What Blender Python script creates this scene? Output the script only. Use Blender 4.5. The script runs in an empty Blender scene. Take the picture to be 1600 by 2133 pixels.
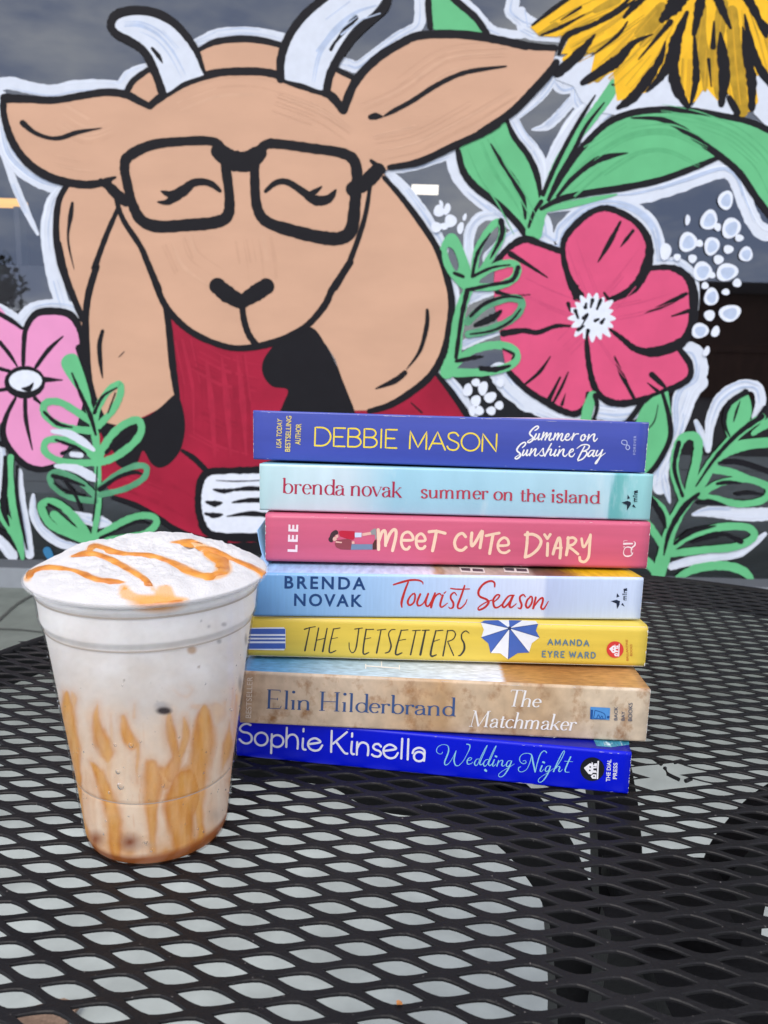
import bpy, bmesh, math, random
import numpy as np
from mathutils import Vector, Matrix, Euler
from mathutils.geometry import tessellate_polygon

random.seed(7)
rng = np.random.RandomState(7)
S = bpy.context.scene
COL = S.collection
TZ = 0.74                      # height of the table top above the pavement

# ------------------------------------------------------------------ camera
F_PX = 1650.0
CAM = Vector((0.0, 0.0, TZ + 0.212))
PITCH = math.atan((1066.5 - 740.0) / F_PX)
ROLL = math.radians(1.5)
_F = Vector((0, math.cos(PITCH), -math.sin(PITCH)))
_R = Vector((1, 0, 0))
_U = _R.cross(_F)
CR = (math.cos(ROLL) * _R + math.sin(ROLL) * _U).normalized()
CU = (-math.sin(ROLL) * _R + math.cos(ROLL) * _U).normalized()
cd = bpy.data.cameras.new('camera')
cam = bpy.data.objects.new('camera', cd)
COL.objects.link(cam)
M = Matrix((CR, CU, -_F)).transposed().to_4x4()
M.translation = CAM
cam.matrix_world = M
cd.sensor_fit = 'VERTICAL'
cd.sensor_height = 24.0
cd.lens = 24.0 * F_PX / 2133.0
cd.clip_start = 0.01
cd.clip_end = 600
cd.dof.use_dof = True
cd.dof.focus_distance = 0.40
cd.dof.aperture_fstop = 14.0
S.camera = cam

# ------------------------------------------------------------------ world and sun
SUN_EL, SUN_ROT = math.radians(48), math.radians(200)
W = bpy.data.worlds.new('World')
S.world = W
W.use_nodes = True
nt = W.node_tree
nt.nodes.clear()
o_ = nt.nodes.new('ShaderNodeOutputWorld')
bg = nt.nodes.new('ShaderNodeBackground')
sky = nt.nodes.new('ShaderNodeTexSky')
sky.sky_type = 'NISHITA'
sky.sun_disc = False
sky.sun_elevation = SUN_EL
sky.sun_rotation = SUN_ROT
tc = nt.nodes.new('ShaderNodeTexCoord')
mp = nt.nodes.new('ShaderNodeMapping')
mp.inputs['Scale'].default_value = (1.3, 1.3, 3.6)
nz = nt.nodes.new('ShaderNodeTexNoise')
nz.inputs['Scale'].default_value = 2.6
nz.inputs['Detail'].default_value = 6
nz.inputs['Roughness'].default_value = 0.62
rp = nt.nodes.new('ShaderNodeValToRGB')
rp.color_ramp.elements[0].position = 0.40
rp.color_ramp.elements[0].color = (4.9, 5.6, 8.0, 1)
rp.color_ramp.elements[1].position = 0.66
rp.color_ramp.elements[1].color = (15.0, 14.2, 13.4, 1)
mx = nt.nodes.new('ShaderNodeMix')
mx.data_type = 'RGBA'
mx.inputs[0].default_value = 0.86
L = nt.links.new
L(tc.outputs['Generated'], mp.inputs[0]); L(mp.outputs[0], nz.inputs['Vector'])
L(nz.outputs['Fac'], rp.inputs[0])
L(sky.outputs[0], mx.inputs[6]); L(rp.outputs[0], mx.inputs[7])
L(mx.outputs[2], bg.inputs[0])
bg.inputs[1].default_value = 0.11
L(bg.outputs[0], o_.inputs[0])

sd = bpy.data.lights.new('sun', 'SUN')
sd.energy = 1.3
sd.angle = math.radians(25)
sd.color = (1.0, 0.93, 0.83)
so = bpy.data.objects.new('sun', sd)
COL.objects.link(so)
sv = Vector((math.sin(SUN_ROT) * math.cos(SUN_EL), math.cos(SUN_ROT) * math.cos(SUN_EL), math.sin(SUN_EL)))
so.rotation_euler = sv.to_track_quat('Z', 'Y').to_euler()
so.location = (0, -3, 6)
S.view_settings.view_transform = 'Standard'
S.view_settings.look = 'None'
S.view_settings.gamma = 1
S.view_settings.exposure = 0.58

# ------------------------------------------------------------------ geometry of the view (used to measure where things stand)
def ray(x, y):
    return _F + CR * ((x - 800) / F_PX) + CU * ((1066.5 - y) / F_PX)
def at_z(x, y, z):
    d = ray(x, y); return CAM + d * ((z - CAM.z) / d.z)
def at_y(x, y, Y):
    d = ray(x, y); return CAM + d * ((Y - CAM.y) / d.y)
def proj(P):
    v = Vector(P) - CAM; z = v.dot(_F)
    return 800 + F_PX * v.dot(CR) / z, 1066.5 - F_PX * v.dot(CU) / z

# ------------------------------------------------------------------ materials
def lin(c):
    return tuple(((v / 255) / 12.92 if v / 255 <= .04045 else ((v / 255 + .055) / 1.055) ** 2.4) for v in c)
def nodes(m):
    m.use_nodes = True
    t = m.node_tree
    return t, t.nodes['Principled BSDF'], t.nodes, t.links.new
def setp(b, name, v):
    if name in b.inputs: b.inputs[name].default_value = v
def mat(name, rgb, rough=0.5, var=0.0, scale=40.0, stretch=(1, 1, 1), bump=0.0, bscale=None, metal=0.0, spec=0.5, coat=0.0, k=0.9, coords='Object', dark=None):
    """plain painted / printed surface with an irregular tone and a fine bump"""
    m = bpy.data.materials.new(name)
    t, b, N, Lk = nodes(m)
    c = [v * k for v in lin(rgb)]
    setp(b, 'Roughness', rough); setp(b, 'Metallic', metal); setp(b, 'Specular IOR Level', spec); setp(b, 'Coat Weight', coat)
    if var > 0 or bump > 0:
        tc = N.new('ShaderNodeTexCoord'); mp = N.new('ShaderNodeMapping'); mp.inputs['Scale'].default_value = stretch
        Lk(tc.outputs[coords], mp.inputs[0])
    if var > 0:
        nz = N.new('ShaderNodeTexNoise'); nz.inputs['Scale'].default_value = scale; nz.inputs['Detail'].default_value = 5
        Lk(mp.outputs[0], nz.inputs['Vector'])
        r = N.new('ShaderNodeValToRGB')
        d = [v * k for v in lin(dark)] if dark else [v * (1 - var) for v in c]
        hi = [min(1, v * (1 + var * .5)) for v in c] if not dark else c
        r.color_ramp.elements[0].position = .3; r.color_ramp.elements[0].color = (*d, 1)
        r.color_ramp.elements[1].position = .7; r.color_ramp.elements[1].color = (*hi, 1)
        Lk(nz.outputs['Fac'], r.inputs[0]); Lk(r.outputs[0], b.inputs['Base Color'])
    else:
        b.inputs['Base Color'].default_value = (*c, 1)
    if bump > 0:
        n2 = N.new('ShaderNodeTexNoise'); n2.inputs['Scale'].default_value = bscale or scale * 2; n2.inputs['Detail'].default_value = 4
        Lk(mp.outputs[0], n2.inputs['Vector'])
        bp = N.new('ShaderNodeBump'); bp.inputs['Strength'].default_value = bump; bp.inputs['Distance'].default_value = .001
        Lk(n2.outputs['Fac'], bp.inputs['Height']); Lk(bp.outputs[0], b.inputs['Normal'])
    return m
def ramp_mat(name, stops, length, rough=.38, noise=0.0, nscale=60, nstretch=(1, 1, 1), warp=0.0, k=.9, spec=.5, bump=.05, mixc=None, mixscale=30, mixthr=(.5, .7)):
    """a printed picture that changes along the book (object x), with grain"""
    m = bpy.data.materials.new(name)
    t, b, N, Lk = nodes(m)
    setp(b, 'Roughness', rough); setp(b, 'Specular IOR Level', spec)
    tc = N.new('ShaderNodeTexCoord'); sp = N.new('ShaderNodeSeparateXYZ'); Lk(tc.outputs['Object'], sp.inputs[0])
    mp = N.new('ShaderNodeMapping'); mp.inputs['Scale'].default_value = nstretch; Lk(tc.outputs['Object'], mp.inputs[0])
    nz = N.new('ShaderNodeTexNoise'); nz.inputs['Scale'].default_value = nscale; nz.inputs['Detail'].default_value = 6; Lk(mp.outputs[0], nz.inputs['Vector'])
    d = N.new('ShaderNodeMath'); d.operation = 'DIVIDE'; d.inputs[1].default_value = length; Lk(sp.outputs[0], d.inputs[0])
    a = N.new('ShaderNodeMath'); a.operation = 'MULTIPLY_ADD'; a.inputs[1].default_value = warp; Lk(nz.outputs['Fac'], a.inputs[0])
    s0 = N.new('ShaderNodeMath'); s0.operation = 'SUBTRACT'; s0.inputs[1].default_value = warp * .5
    Lk(d.outputs[0], a.inputs[2]); Lk(a.outputs[0], s0.inputs[0])
    r = N.new('ShaderNodeValToRGB'); els = r.color_ramp.elements
    while len(els) < len(stops): els.new(.5)
    for e, (p, c) in zip(els, stops):
        e.position = p
    for e, (p, c) in zip(els, stops):
        e.color = (*[v * k for v in lin(c)], 1)
    Lk(s0.outputs[0], r.inputs[0])
    last = r.outputs[0]
    if mixc:
        n3 = N.new('ShaderNodeTexNoise'); n3.inputs['Scale'].default_value = mixscale; n3.inputs['Detail'].default_value = 7; n3.inputs['Roughness'].default_value = .65
        Lk(mp.outputs[0], n3.inputs['Vector'])
        mr = N.new('ShaderNodeMapRange'); mr.inputs[1].default_value = mixthr[0]; mr.inputs[2].default_value = mixthr[1]; Lk(n3.outputs['Fac'], mr.inputs[0])
        mm = N.new('ShaderNodeMix'); mm.data_type = 'RGBA'; Lk(mr.outputs[0], mm.inputs[0]); Lk(last, mm.inputs[6])
        mm.inputs[7].default_value = (*[v * k for v in lin(mixc)], 1); last = mm.outputs[2]
    if noise > 0:
        v = N.new('ShaderNodeMapRange'); v.inputs[1].default_value = .3; v.inputs[2].default_value = .7
        v.inputs[3].default_value = 1 - noise; v.inputs[4].default_value = 1 + noise * .6; Lk(nz.outputs['Fac'], v.inputs[0])
        vm = N.new('ShaderNodeVectorMath'); vm.operation = 'SCALE'; Lk(last, vm.inputs[0]); Lk(v.outputs[0], vm.inputs['Scale']); last = vm.outputs[0]
    Lk(last, b.inputs['Base Color'])
    if bump > 0:
        n2 = N.new('ShaderNodeTexNoise'); n2.inputs['Scale'].default_value = 900; Lk(tc.outputs['Object'], n2.inputs['Vector'])
        bp = N.new('ShaderNodeBump'); bp.inputs['Strength'].default_value = bump; bp.inputs['Distance'].default_value = .0003
        Lk(n2.outputs['Fac'], bp.inputs['Height']); Lk(bp.outputs[0], b.inputs['Normal'])
    return m

# ------------------------------------------------------------------ object helpers
def tag(o, label=None, cat=None, group=None, kind=None):
    if label: o['label'] = label
    if cat: o['category'] = cat
    if group: o['group'] = group
    if kind: o['kind'] = kind
    return o
def empty(name, loc, rz=0.0):
    o = bpy.data.objects.new(name, None); COL.objects.link(o)
    o.location = loc; o.rotation_euler = (0, 0, rz); o.empty_display_size = .05
    return o
class MB:
    def __init__(s): s.v = []; s.f = []; s.m = []
    def add(s, vs, fs, mi=0):
        n = len(s.v); s.v += [tuple(v) for v in vs]; s.f += [tuple(i + n for i in f) for f in fs]; s.m += [mi] * len(fs)
    def box(s, x0, x1, y0, y1, z0, z1, mi=0):
        s.add([(x0, y0, z0), (x1, y0, z0), (x1, y1, z0), (x0, y1, z0), (x0, y0, z1), (x1, y0, z1), (x1, y1, z1), (x0, y1, z1)],
              [(0, 3, 2, 1), (4, 5, 6, 7), (0, 1, 5, 4), (1, 2, 6, 5), (2, 3, 7, 6), (3, 0, 4, 7)], mi)
    def tube(s, path, rad, n=10, mi=0, flat=1.0):
        path = [Vector(p) for p in path]; vs = []; fs = []
        for i, p in enumerate(path):
            t = (path[min(i + 1, len(path) - 1)] - path[max(i - 1, 0)]).normalized()
            a = t.cross(Vector((0, 1, 0.01))).normalized(); b = t.cross(a).normalized()
            r = rad[i] if isinstance(rad, (list, tuple)) else rad
            for k in range(n):
                g = 2 * math.pi * k / n; vs.append(p + a * (r * math.cos(g)) + b * (r * flat * math.sin(g)))
        for i in range(len(path) - 1):
            for k in range(n):
                fs.append((i * n + k, i * n + (k + 1) % n, (i + 1) * n + (k + 1) % n, (i + 1) * n + k))
        fs.append(tuple(range(n - 1, -1, -1))); fs.append(tuple((len(path) - 1) * n + k for k in range(n)))
        s.add(vs, fs, mi)
    def lathe(s, prof, n=96, c=(0, 0), mi=0, cap0=False, cap1=False):
        vs = []; fs = []
        for (r, z) in prof:
            for k in range(n):
                a = 2 * math.pi * k / n; vs.append((c[0] + r * math.cos(a), c[1] + r * math.sin(a), z))
        for i in range(len(prof) - 1):
            for k in range(n):
                fs.append((i * n + k, i * n + (k + 1) % n, (i + 1) * n + (k + 1) % n, (i + 1) * n + k))
        if cap0: fs.append(tuple(range(n - 1, -1, -1)))
        if cap1: fs.append(tuple((len(prof) - 1) * n + k for k in range(n)))
        s.add(vs, fs, mi)
    def build(s, name, mats, parent=None, smooth=False, label=None):
        me = bpy.data.meshes.new(name); me.from_pydata(s.v, [], s.f); me.update()
        for m in (mats if isinstance(mats, (list, tuple)) else [mats]): me.materials.append(m)
        if len(me.materials) > 1: me.polygons.foreach_set('material_index', s.m)
        if smooth: me.polygons.foreach_set('use_smooth', [True] * len(me.polygons))
        o = bpy.data.objects.new(name, me); COL.objects.link(o)
        if parent: o.parent = parent
        if label: o['label'] = label
        return o

# ------------------------------------------------------------------ brush strokes and filled shapes on a flat surface
def catmull(pts, closed=False, n=8):
    P = [np.array(p, float) for p in pts]; out = []
    m = len(P); segs = m if closed else m - 1
    for i in range(segs):
        if closed: a, b, c, d = P[(i - 1) % m], P[i], P[(i + 1) % m], P[(i + 2) % m]
        else: a, b, c, d = P[max(i - 1, 0)], P[i], P[i + 1], P[min(i + 2, m - 1)]
        for k in range(n):
            t = k / n; t2 = t * t; t3 = t2 * t
            out.append(.5 * ((2 * b) + (-a + c) * t + (2 * a - 5 * b + 4 * c - d) * t2 + (-a + 3 * b - 3 * c + d) * t3))
    if not closed: out.append(P[-1])
    return out
class Surface:
    """a flat face things are painted or printed on; each stroke lies a hair above the one before"""
    def __init__(s, fn, step): s.fn = fn; s.step = step; s.n = 0
    def nxt(s): s.n += 1; return s.n * s.step
    def pt(s, x, y, d): return s.fn(x, y, d)
def stroke(mb, sf, pts, w, closed=False, smooth=True, n=7, cap=True, jit=0.0, contrast=None, mi=0):
    P = [np.array(p, float) for p in pts]
    ws = list(w) if isinstance(w, (list, tuple)) else [w] * len(P)
    if len(ws) != len(P):
        ws = list(np.interp(np.linspace(0, 1, len(P)), np.linspace(0, 1, len(ws)), ws))
    if smooth and len(P) > 2:
        Q = catmull(P, closed, n)
        nn = len(Q); mm = len(P) if closed else len(P) - 1
        tt = np.arange(nn) / n
        wx = ws + [ws[0]] if closed else ws
        ws = list(np.interp(tt, np.arange(len(wx)), wx))
    elif closed: Q = P
    else:
        Q = []; w2 = []
        for i in range(len(P) - 1):
            k = 3
            for j in range(k): Q.append(P[i] + (P[i + 1] - P[i]) * j / k); w2.append(ws[i] + (ws[i + 1] - ws[i]) * j / k)
        Q.append(P[-1]); w2.append(ws[-1]); ws = w2
    N = len(Q); T = []
    for i in range(N):
        a = Q[(i - 1) % N] if closed else Q[max(i - 1, 0)]; b = Q[(i + 1) % N] if closed else Q[min(i + 1, N - 1)]
        t = b - a; l = math.hypot(*t); T.append(t / l if l > 1e-9 else np.array([1., 0.]))
    if contrast:
        thick, thin = contrast
        ws = [thin + (thick - thin) * abs(T[i][1]) ** 1.6 for i in range(N)]
    if jit:
        ws = [x * (1 + jit * (random.random() - .5)) for x in ws]
    d0 = sf.nxt(); inc = sf.step * .9 / max(N, 1)
    vs = []; fs = []
    for i in range(N):
        nrm = np.array([-T[i][1], T[i][0]]); h = ws[i] / 2; d = d0 + inc * i
        for sgn in (-1, 1):
            p = Q[i] + nrm * h * sgn; vs.append(sf.pt(p[0], p[1], d))
    for i in range(N - 1): fs.append((2 * i, 2 * i + 1, 2 * i + 3, 2 * i + 2))
    if closed: fs.append((2 * N - 2, 2 * N - 1, 1, 0))
    elif cap:
        for e, sg in ((0, -1), (N - 1, 1)):
            h = ws[e] / 2; d = d0 + inc * e + inc * .3 * sg; base = len(vs); t = T[e] * sg; nrm = np.array([-t[1], t[0]])
            K = 7
            for k in range(K + 1):
                a = -math.pi / 2 + math.pi * k / K
                p = Q[e] + t * (h * math.cos(a)) + nrm * (h * math.sin(a)); vs.append(sf.pt(p[0], p[1], d))
            fs.append(tuple(range(base, base + K + 1)))
    mb.add(vs, fs, mi)
def fill(mb, sf, pts, smooth=True, n=6, mi=0, holes=()):
    loops = [catmull(pts, True, n) if smooth else [np.array(p, float) for p in pts]]
    for h in holes: loops.append(catmull(h, True, n))
    flat = [p for l in loops for p in l]
    tris = tessellate_polygon([[Vector((p[0], p[1], 0)) for p in l] for l in loops])
    d = sf.nxt()
    mb.add([sf.pt(p[0], p[1], d) for p in flat], [tuple(t) for t in tris], mi)
def ellipse(mb, sf, cx, cy, rx, ry, rot=0, n=18, mi=0, wob=0.0):
    d = sf.nxt(); vs = []
    ph = random.random() * 6
    for k in range(n):
        a = 2 * math.pi * k / n; q = 1 + wob * math.sin(3 * a + ph)
        x = rx * q * math.cos(a); y = ry * q * math.sin(a)
        vs.append(sf.pt(cx + x * math.cos(rot) - y * math.sin(rot), cy + x * math.sin(rot) + y * math.cos(rot), d))
    mb.add(vs, [tuple(range(n))], mi)
FR = dict(A=(0, 0, 8 / 3), B=(500, 0, 8 / 3), C=(1000, 0, 8 / 3), D=(0, 500, 8 / 3), E=(500, 400, 8 / 3), F=(1000, 400, 8 / 3), G=(0, 900, 8 / 3), H=(1100, 800, 3.2),
          K=(0, 1450, 8 / 3), I=(0, 1080, 8 / 3),
          s1=(1060, 880, 7.2727), s2=(810, 1195, 4.5714), s3=(900, 1535, 5.3333), s4=(670, 1090, 5.5172), s5=(930, 1090, 5.0), s6=(620, 1290, 4.3243), s7=(1190, 1540, 12.3077), s8=(490, 1500, 3.9024),
          t1=(540, 1420, 3.8095), t2=(970, 1420, 4.2105), t3=(580, 990, 5.0), t4=(870, 1000, 4.1026), t5=(1240, 1260, 15.238), t6=(1260, 980, 10.66), t7=(490, 1165, 7.619), t8=(880, 1165, 3.441),
          u4=(900, 1150, 3.404), u6=(880, 1370, 3.265), u1=(520, 830, 3.721), u5=(480, 1370, 3.478), px=(0, 0, 1))
def Z(fr, pts):
    x0, y0, s = FR[fr]
    return [(x0 + x / s, y0 + y / s) for x, y in pts]
def Zw(fr, w):
    s = FR[fr][2]
    return [v / s for v in w] if isinstance(w, (list, tuple)) else w / s

# ================================================================== THE GROUND
WY = at_z(40, 1220, 0.0).y          # face of the shop front
def ground_mat():
    m = mat('concrete', (186, 194, 189), rough=.85, var=.2, scale=9, bump=.25, bscale=160, k=.80)
    t, b, N, Lk = nodes(m)
    src = b.inputs['Base Color'].links[0].from_socket
    tc = N.new('ShaderNodeTexCoord')
    n2 = N.new('ShaderNodeTexNoise'); n2.inputs['Scale'].default_value = 2.6; n2.inputs['Detail'].default_value = 8; n2.inputs['Roughness'].default_value = .65
    Lk(tc.outputs['Object'], n2.inputs['Vector'])
    mr = N.new('ShaderNodeMapRange'); mr.inputs[1].default_value = .35; mr.inputs[2].default_value = .7; mr.inputs[3].default_value = .80; mr.inputs[4].default_value = 1.06
    Lk(n2.outputs['Fac'], mr.inputs[0])
    vm = N.new('ShaderNodeVectorMath'); vm.operation = 'SCALE'; Lk(src, vm.inputs[0]); Lk(mr.outputs[0], vm.inputs['Scale'])
    # shade towards the shop front, multiplied into the concrete colour
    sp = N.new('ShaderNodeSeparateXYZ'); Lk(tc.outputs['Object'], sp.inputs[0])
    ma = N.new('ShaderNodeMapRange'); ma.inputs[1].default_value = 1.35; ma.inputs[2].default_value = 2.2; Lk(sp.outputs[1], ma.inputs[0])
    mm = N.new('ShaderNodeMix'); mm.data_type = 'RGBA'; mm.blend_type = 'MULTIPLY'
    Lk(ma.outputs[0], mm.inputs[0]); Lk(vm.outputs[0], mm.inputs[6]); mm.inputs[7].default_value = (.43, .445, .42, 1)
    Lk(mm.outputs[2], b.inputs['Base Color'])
    return m
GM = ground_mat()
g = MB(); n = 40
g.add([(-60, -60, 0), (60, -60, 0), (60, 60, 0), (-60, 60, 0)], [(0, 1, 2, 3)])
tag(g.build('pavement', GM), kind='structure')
joint = mat('joint_dirt', (78, 80, 76), rough=.95, var=.3, scale=30)
jb = MB()
def ground_line(px, w, z=.004):
    P = [at_z(x, y, z) for x, y in px]; d0 = z
    sfg = Surface(lambda x, y, d: (x, y, z + d), .00002)
    stroke(jb, sfg, [(p.x, p.y) for p in P], w, smooth=True, jit=.5)
ground_line([(-60, 1345), (0, 1289), (30, 1262), (60, 1243), (85, 1234), (110, 1226)], .012)
ground_line([(-60, 1303), (0, 1309), (40, 1311), (100, 1317), (200, 1324)], .008)
for yy in (.55, -1.0): jb.box(-12, 12, yy - .004, yy + .004, .001, .0042)
tag(jb.build('pavement_joint', joint), kind='structure')
lot = MB(); lot.add([(-60, -60, .004), (60, -60, .004), (60, -2.2, .004), (-60, -2.2, .004)], [(0, 1, 2, 3)])
tag(lot.build('parking_lot', mat('asphalt', (70, 68, 68), rough=.9, var=.2, scale=8, k=.8)), kind='structure')

# ================================================================== THE SHOP FRONT
shop = tag(empty('shop_front', (0, WY, 0)), 'shop front behind the table with a painted window mural of a goat in glasses', 'shop front')
def sh(mb, name, m, parent=shop, smooth=False, label=None):
    o = mb.build(name, m, None, smooth, label); o.parent = parent
    o.matrix_parent_inverse = Matrix.Translation((0, -WY, 0)) if parent is shop else Matrix.Identity(4)
    return o
zs0 = at_y(30, 1186, WY - .03).z; zs1 = at_y(30, 1165, WY).z
mb = MB(); mb.box(-6, 6, WY - .03, WY + .3, -.02, zs0)
sh(mb, 'base_curb', mat('curb_paint', (146, 152, 158), rough=.7, var=.14, scale=12, bump=.1, k=.9))
mb = MB(); mb.box(-6, 6, WY - .008, WY + .05, zs0, zs1)
sh(mb, 'window_frame', mat('frame_metal', (92, 96, 102), rough=.45, var=.1, scale=20))
gm = bpy.data.materials.new('window_glass'); t, b, N, Lk = nodes(gm)
N.remove(b); out = [x for x in N if x.type == 'OUTPUT_MATERIAL'][0]
gl = N.new('ShaderNodeBsdfGlossy'); gl.inputs['Roughness'].default_value = .015; gl.inputs['Color'].default_value = (.80, .88, 1, 1)
tr = N.new('ShaderNodeBsdfTransparent'); tr.inputs['Color'].default_value = (.62, .60, .60, 1)
fr = N.new('ShaderNodeFresnel'); fr.inputs['IOR'].default_value = 2.15
ms = N.new('ShaderNodeMixShader'); Lk(fr.outputs[0], ms.inputs[0]); Lk(tr.outputs[0], ms.inputs[1]); Lk(gl.outputs[0], ms.inputs[2]); Lk(ms.outputs[0], out.inputs[0])
mb = MB(); mb.add([(-6, WY, zs1), (6, WY, zs1), (6, WY, 2.9), (-6, WY, 2.9)], [(0, 1, 2, 3)])
sh(mb, 'glass_pane', gm)
mb = MB(); mb.box(-6, 6, WY - .04, WY + .3, 2.9, 4.6); sh(mb, 'wall', mat('stucco', (150, 146, 140), rough=.9, var=.1, scale=14))
mb = MB(); mb.box(-6, 6, WY - .5, WY - .04, 3.5, 3.65); sh(mb, 'canopy', mat('canopy_metal', (70, 72, 76), rough=.6, var=.1, scale=9))
# the room behind the glass
room = MB()
room.box(-6, 6, WY + 3.6, WY + 3.7, 0, 3.2); room.box(-6, -5.9, WY + .3, WY + 3.6, 0, 3.2); room.box(5.9, 6, WY + .3, WY + 3.6, 0, 3.2); room.box(-6, 6, WY + .3, WY + 3.7, 2.85, 2.9)
sh(room, 'interior_wall', mat('interior_paint', (94, 84, 80), rough=.8, var=.2, scale=3))
room = MB(); room.box(-5.9, 5.9, WY + .32, WY + 3.6, 0.005, .03)
sh(room, 'interior_floor', mat('interior_floor_wood', (84, 62, 48), rough=.5, var=.3, scale=4, stretch=(1, 8, 1)))
room = MB(); room.box(.9, 4.4, WY + 1.6, WY + 2.2, .03, 1.02); room.box(.85, 4.45, WY + 1.55, WY + 2.25, 1.02, 1.06)
sh(room, 'counter', mat('counter_wood', (74, 52, 42), rough=.5, var=.3, scale=5, stretch=(6, 1, 1)))
def emit(name, col, st):
    m = bpy.data.materials.new(name); t, b, N, Lk = nodes(m)
    setp(b, 'Base Color', (*col, 1)); setp(b, 'Emission Color', (*col, 1)); setp(b, 'Emission Strength', st); return m
p0 = at_y(858, 384, WY + 2.4); p1 = at_y(913, 403, WY + 2.4)
mb = MB(); mb.box(p0.x, p1.x, WY + 2.4, WY + 2.45, p1.z, p0.z)
sh(mb, 'ceiling_light', emit('tube_light', (1, .95, .82), 1.6), label='white tube light above the goat shoulder')
p0 = at_y(-60, 411, WY + 2.0); p1 = at_y(36, 425, WY + 2.0)
mb = MB(); mb.box(p0.x, p1.x, WY + 2.0, WY + 2.15, p1.z, p0.z)
sh(mb, 'ceiling_light', emit('warm_light', (1, .55, .12), 1.3), label='orange strip light at the left edge')
p0 = at_y(28, 430, WY + 1.0); p1 = at_y(46, 552, WY + 1.0)
mb = MB(); mb.box(p0.x, p1.x, WY + 1.0, WY + 1.08, p1.z, p0.z); p2 = at_y(-60, 550, WY + 1.0); p3 = at_y(112, 640, WY + 1.0)
mb.box(p2.x, p3.x, WY + 1.0, WY + 1.4, .2, p2.z)
sh(mb, 'reflection_stand_in', mat('stand_in_pale', (205, 210, 220), rough=.6))  # added post and box, standing in for a mirrored post and bright pavement

# ------------------------------------------------------------------ the mural
MS = Surface(lambda x, y, d: at_y(x, y, WY - .0006 - d), .000008)
def paint(name, rgb, var=.06, k=.86, sc=14, st=(1, 1, 1), dark=None, rough=.6):
    return mat(name, rgb, rough=rough, var=var, scale=sc, stretch=st, bump=.12, bscale=90, k=k, dark=dark, spec=.18)
PT = dict(
    white=paint('white_paint', (215, 222, 234), .05, sc=30, st=(1, 1, 1), k=.93),
    wstreak=paint('thin_white_paint', (186, 201, 226), .12, sc=30, k=.93), wthick=paint('thick_white_paint', (226, 233, 245), .05, sc=30, k=.95),
    black=paint('black_paint', (33, 32, 39), .12, k=.55),
    tan=paint('tan_paint', (222, 177, 148), .06, sc=4, st=(1, 1, 2.2), k=.82),
    red=paint('red_paint', (172, 32, 62), .22, sc=6),
    green=paint('green_paint', (108, 196, 138), .09, sc=9),
    lgreen=paint('thin_green_paint', (98, 184, 128), .1, sc=30),
    dgreen=paint('dark_green_paint', (95, 165, 125), .22, sc=16),
    pink=paint('pink_paint', (226, 88, 130), .08, sc=9),
    tans=paint('thin_tan_paint', (219, 174, 145), .06, sc=20, k=.82), tanw=paint('pale_tan_paint', (225, 181, 152), .06, sc=20, k=.82), reds=paint('thin_red_paint', (163, 29, 58), .15, sc=20), redw=paint('pale_red_paint', (179, 38, 67), .15, sc=20), yels=paint('thin_yellow_paint', (222, 172, 48), .1, sc=20),
    pinks=paint('thin_pink_paint', (214, 82, 124), .1, sc=30),
    lpink=paint('light_pink_paint', (238, 156, 202), .06, sc=9),
    yellow=paint('yellow_paint', (248, 192, 44), .12, sc=18, k=.95),
    mustard=paint('mustard_paint', (196, 156, 44), .25, sc=30),
    wpure=paint('bright_white_paint', (226, 232, 244), .06, sc=40, k=.94),
    blue=paint('blue_paint', (62, 130, 176), .1))
mbs = {}
def B_(key): return mbs.setdefault(key, MB())
def st(key, fr, pts, w, **kw):
    if key.endswith('_o') or key in ('glasses',): w = [v * 1.07 for v in w] if isinstance(w, list) else w * 1.07
    stroke(B_(key), MS, Z(fr, pts), Zw(fr, w), jit=kw.pop('jit', .14), **kw)
def fl(key, fr, pts, **kw): fill(B_(key), MS, Z(fr, pts), **kw)
def mix(*parts):
    r = []
    for fr, pts in parts: r += Z(fr, pts)
    return r

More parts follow.
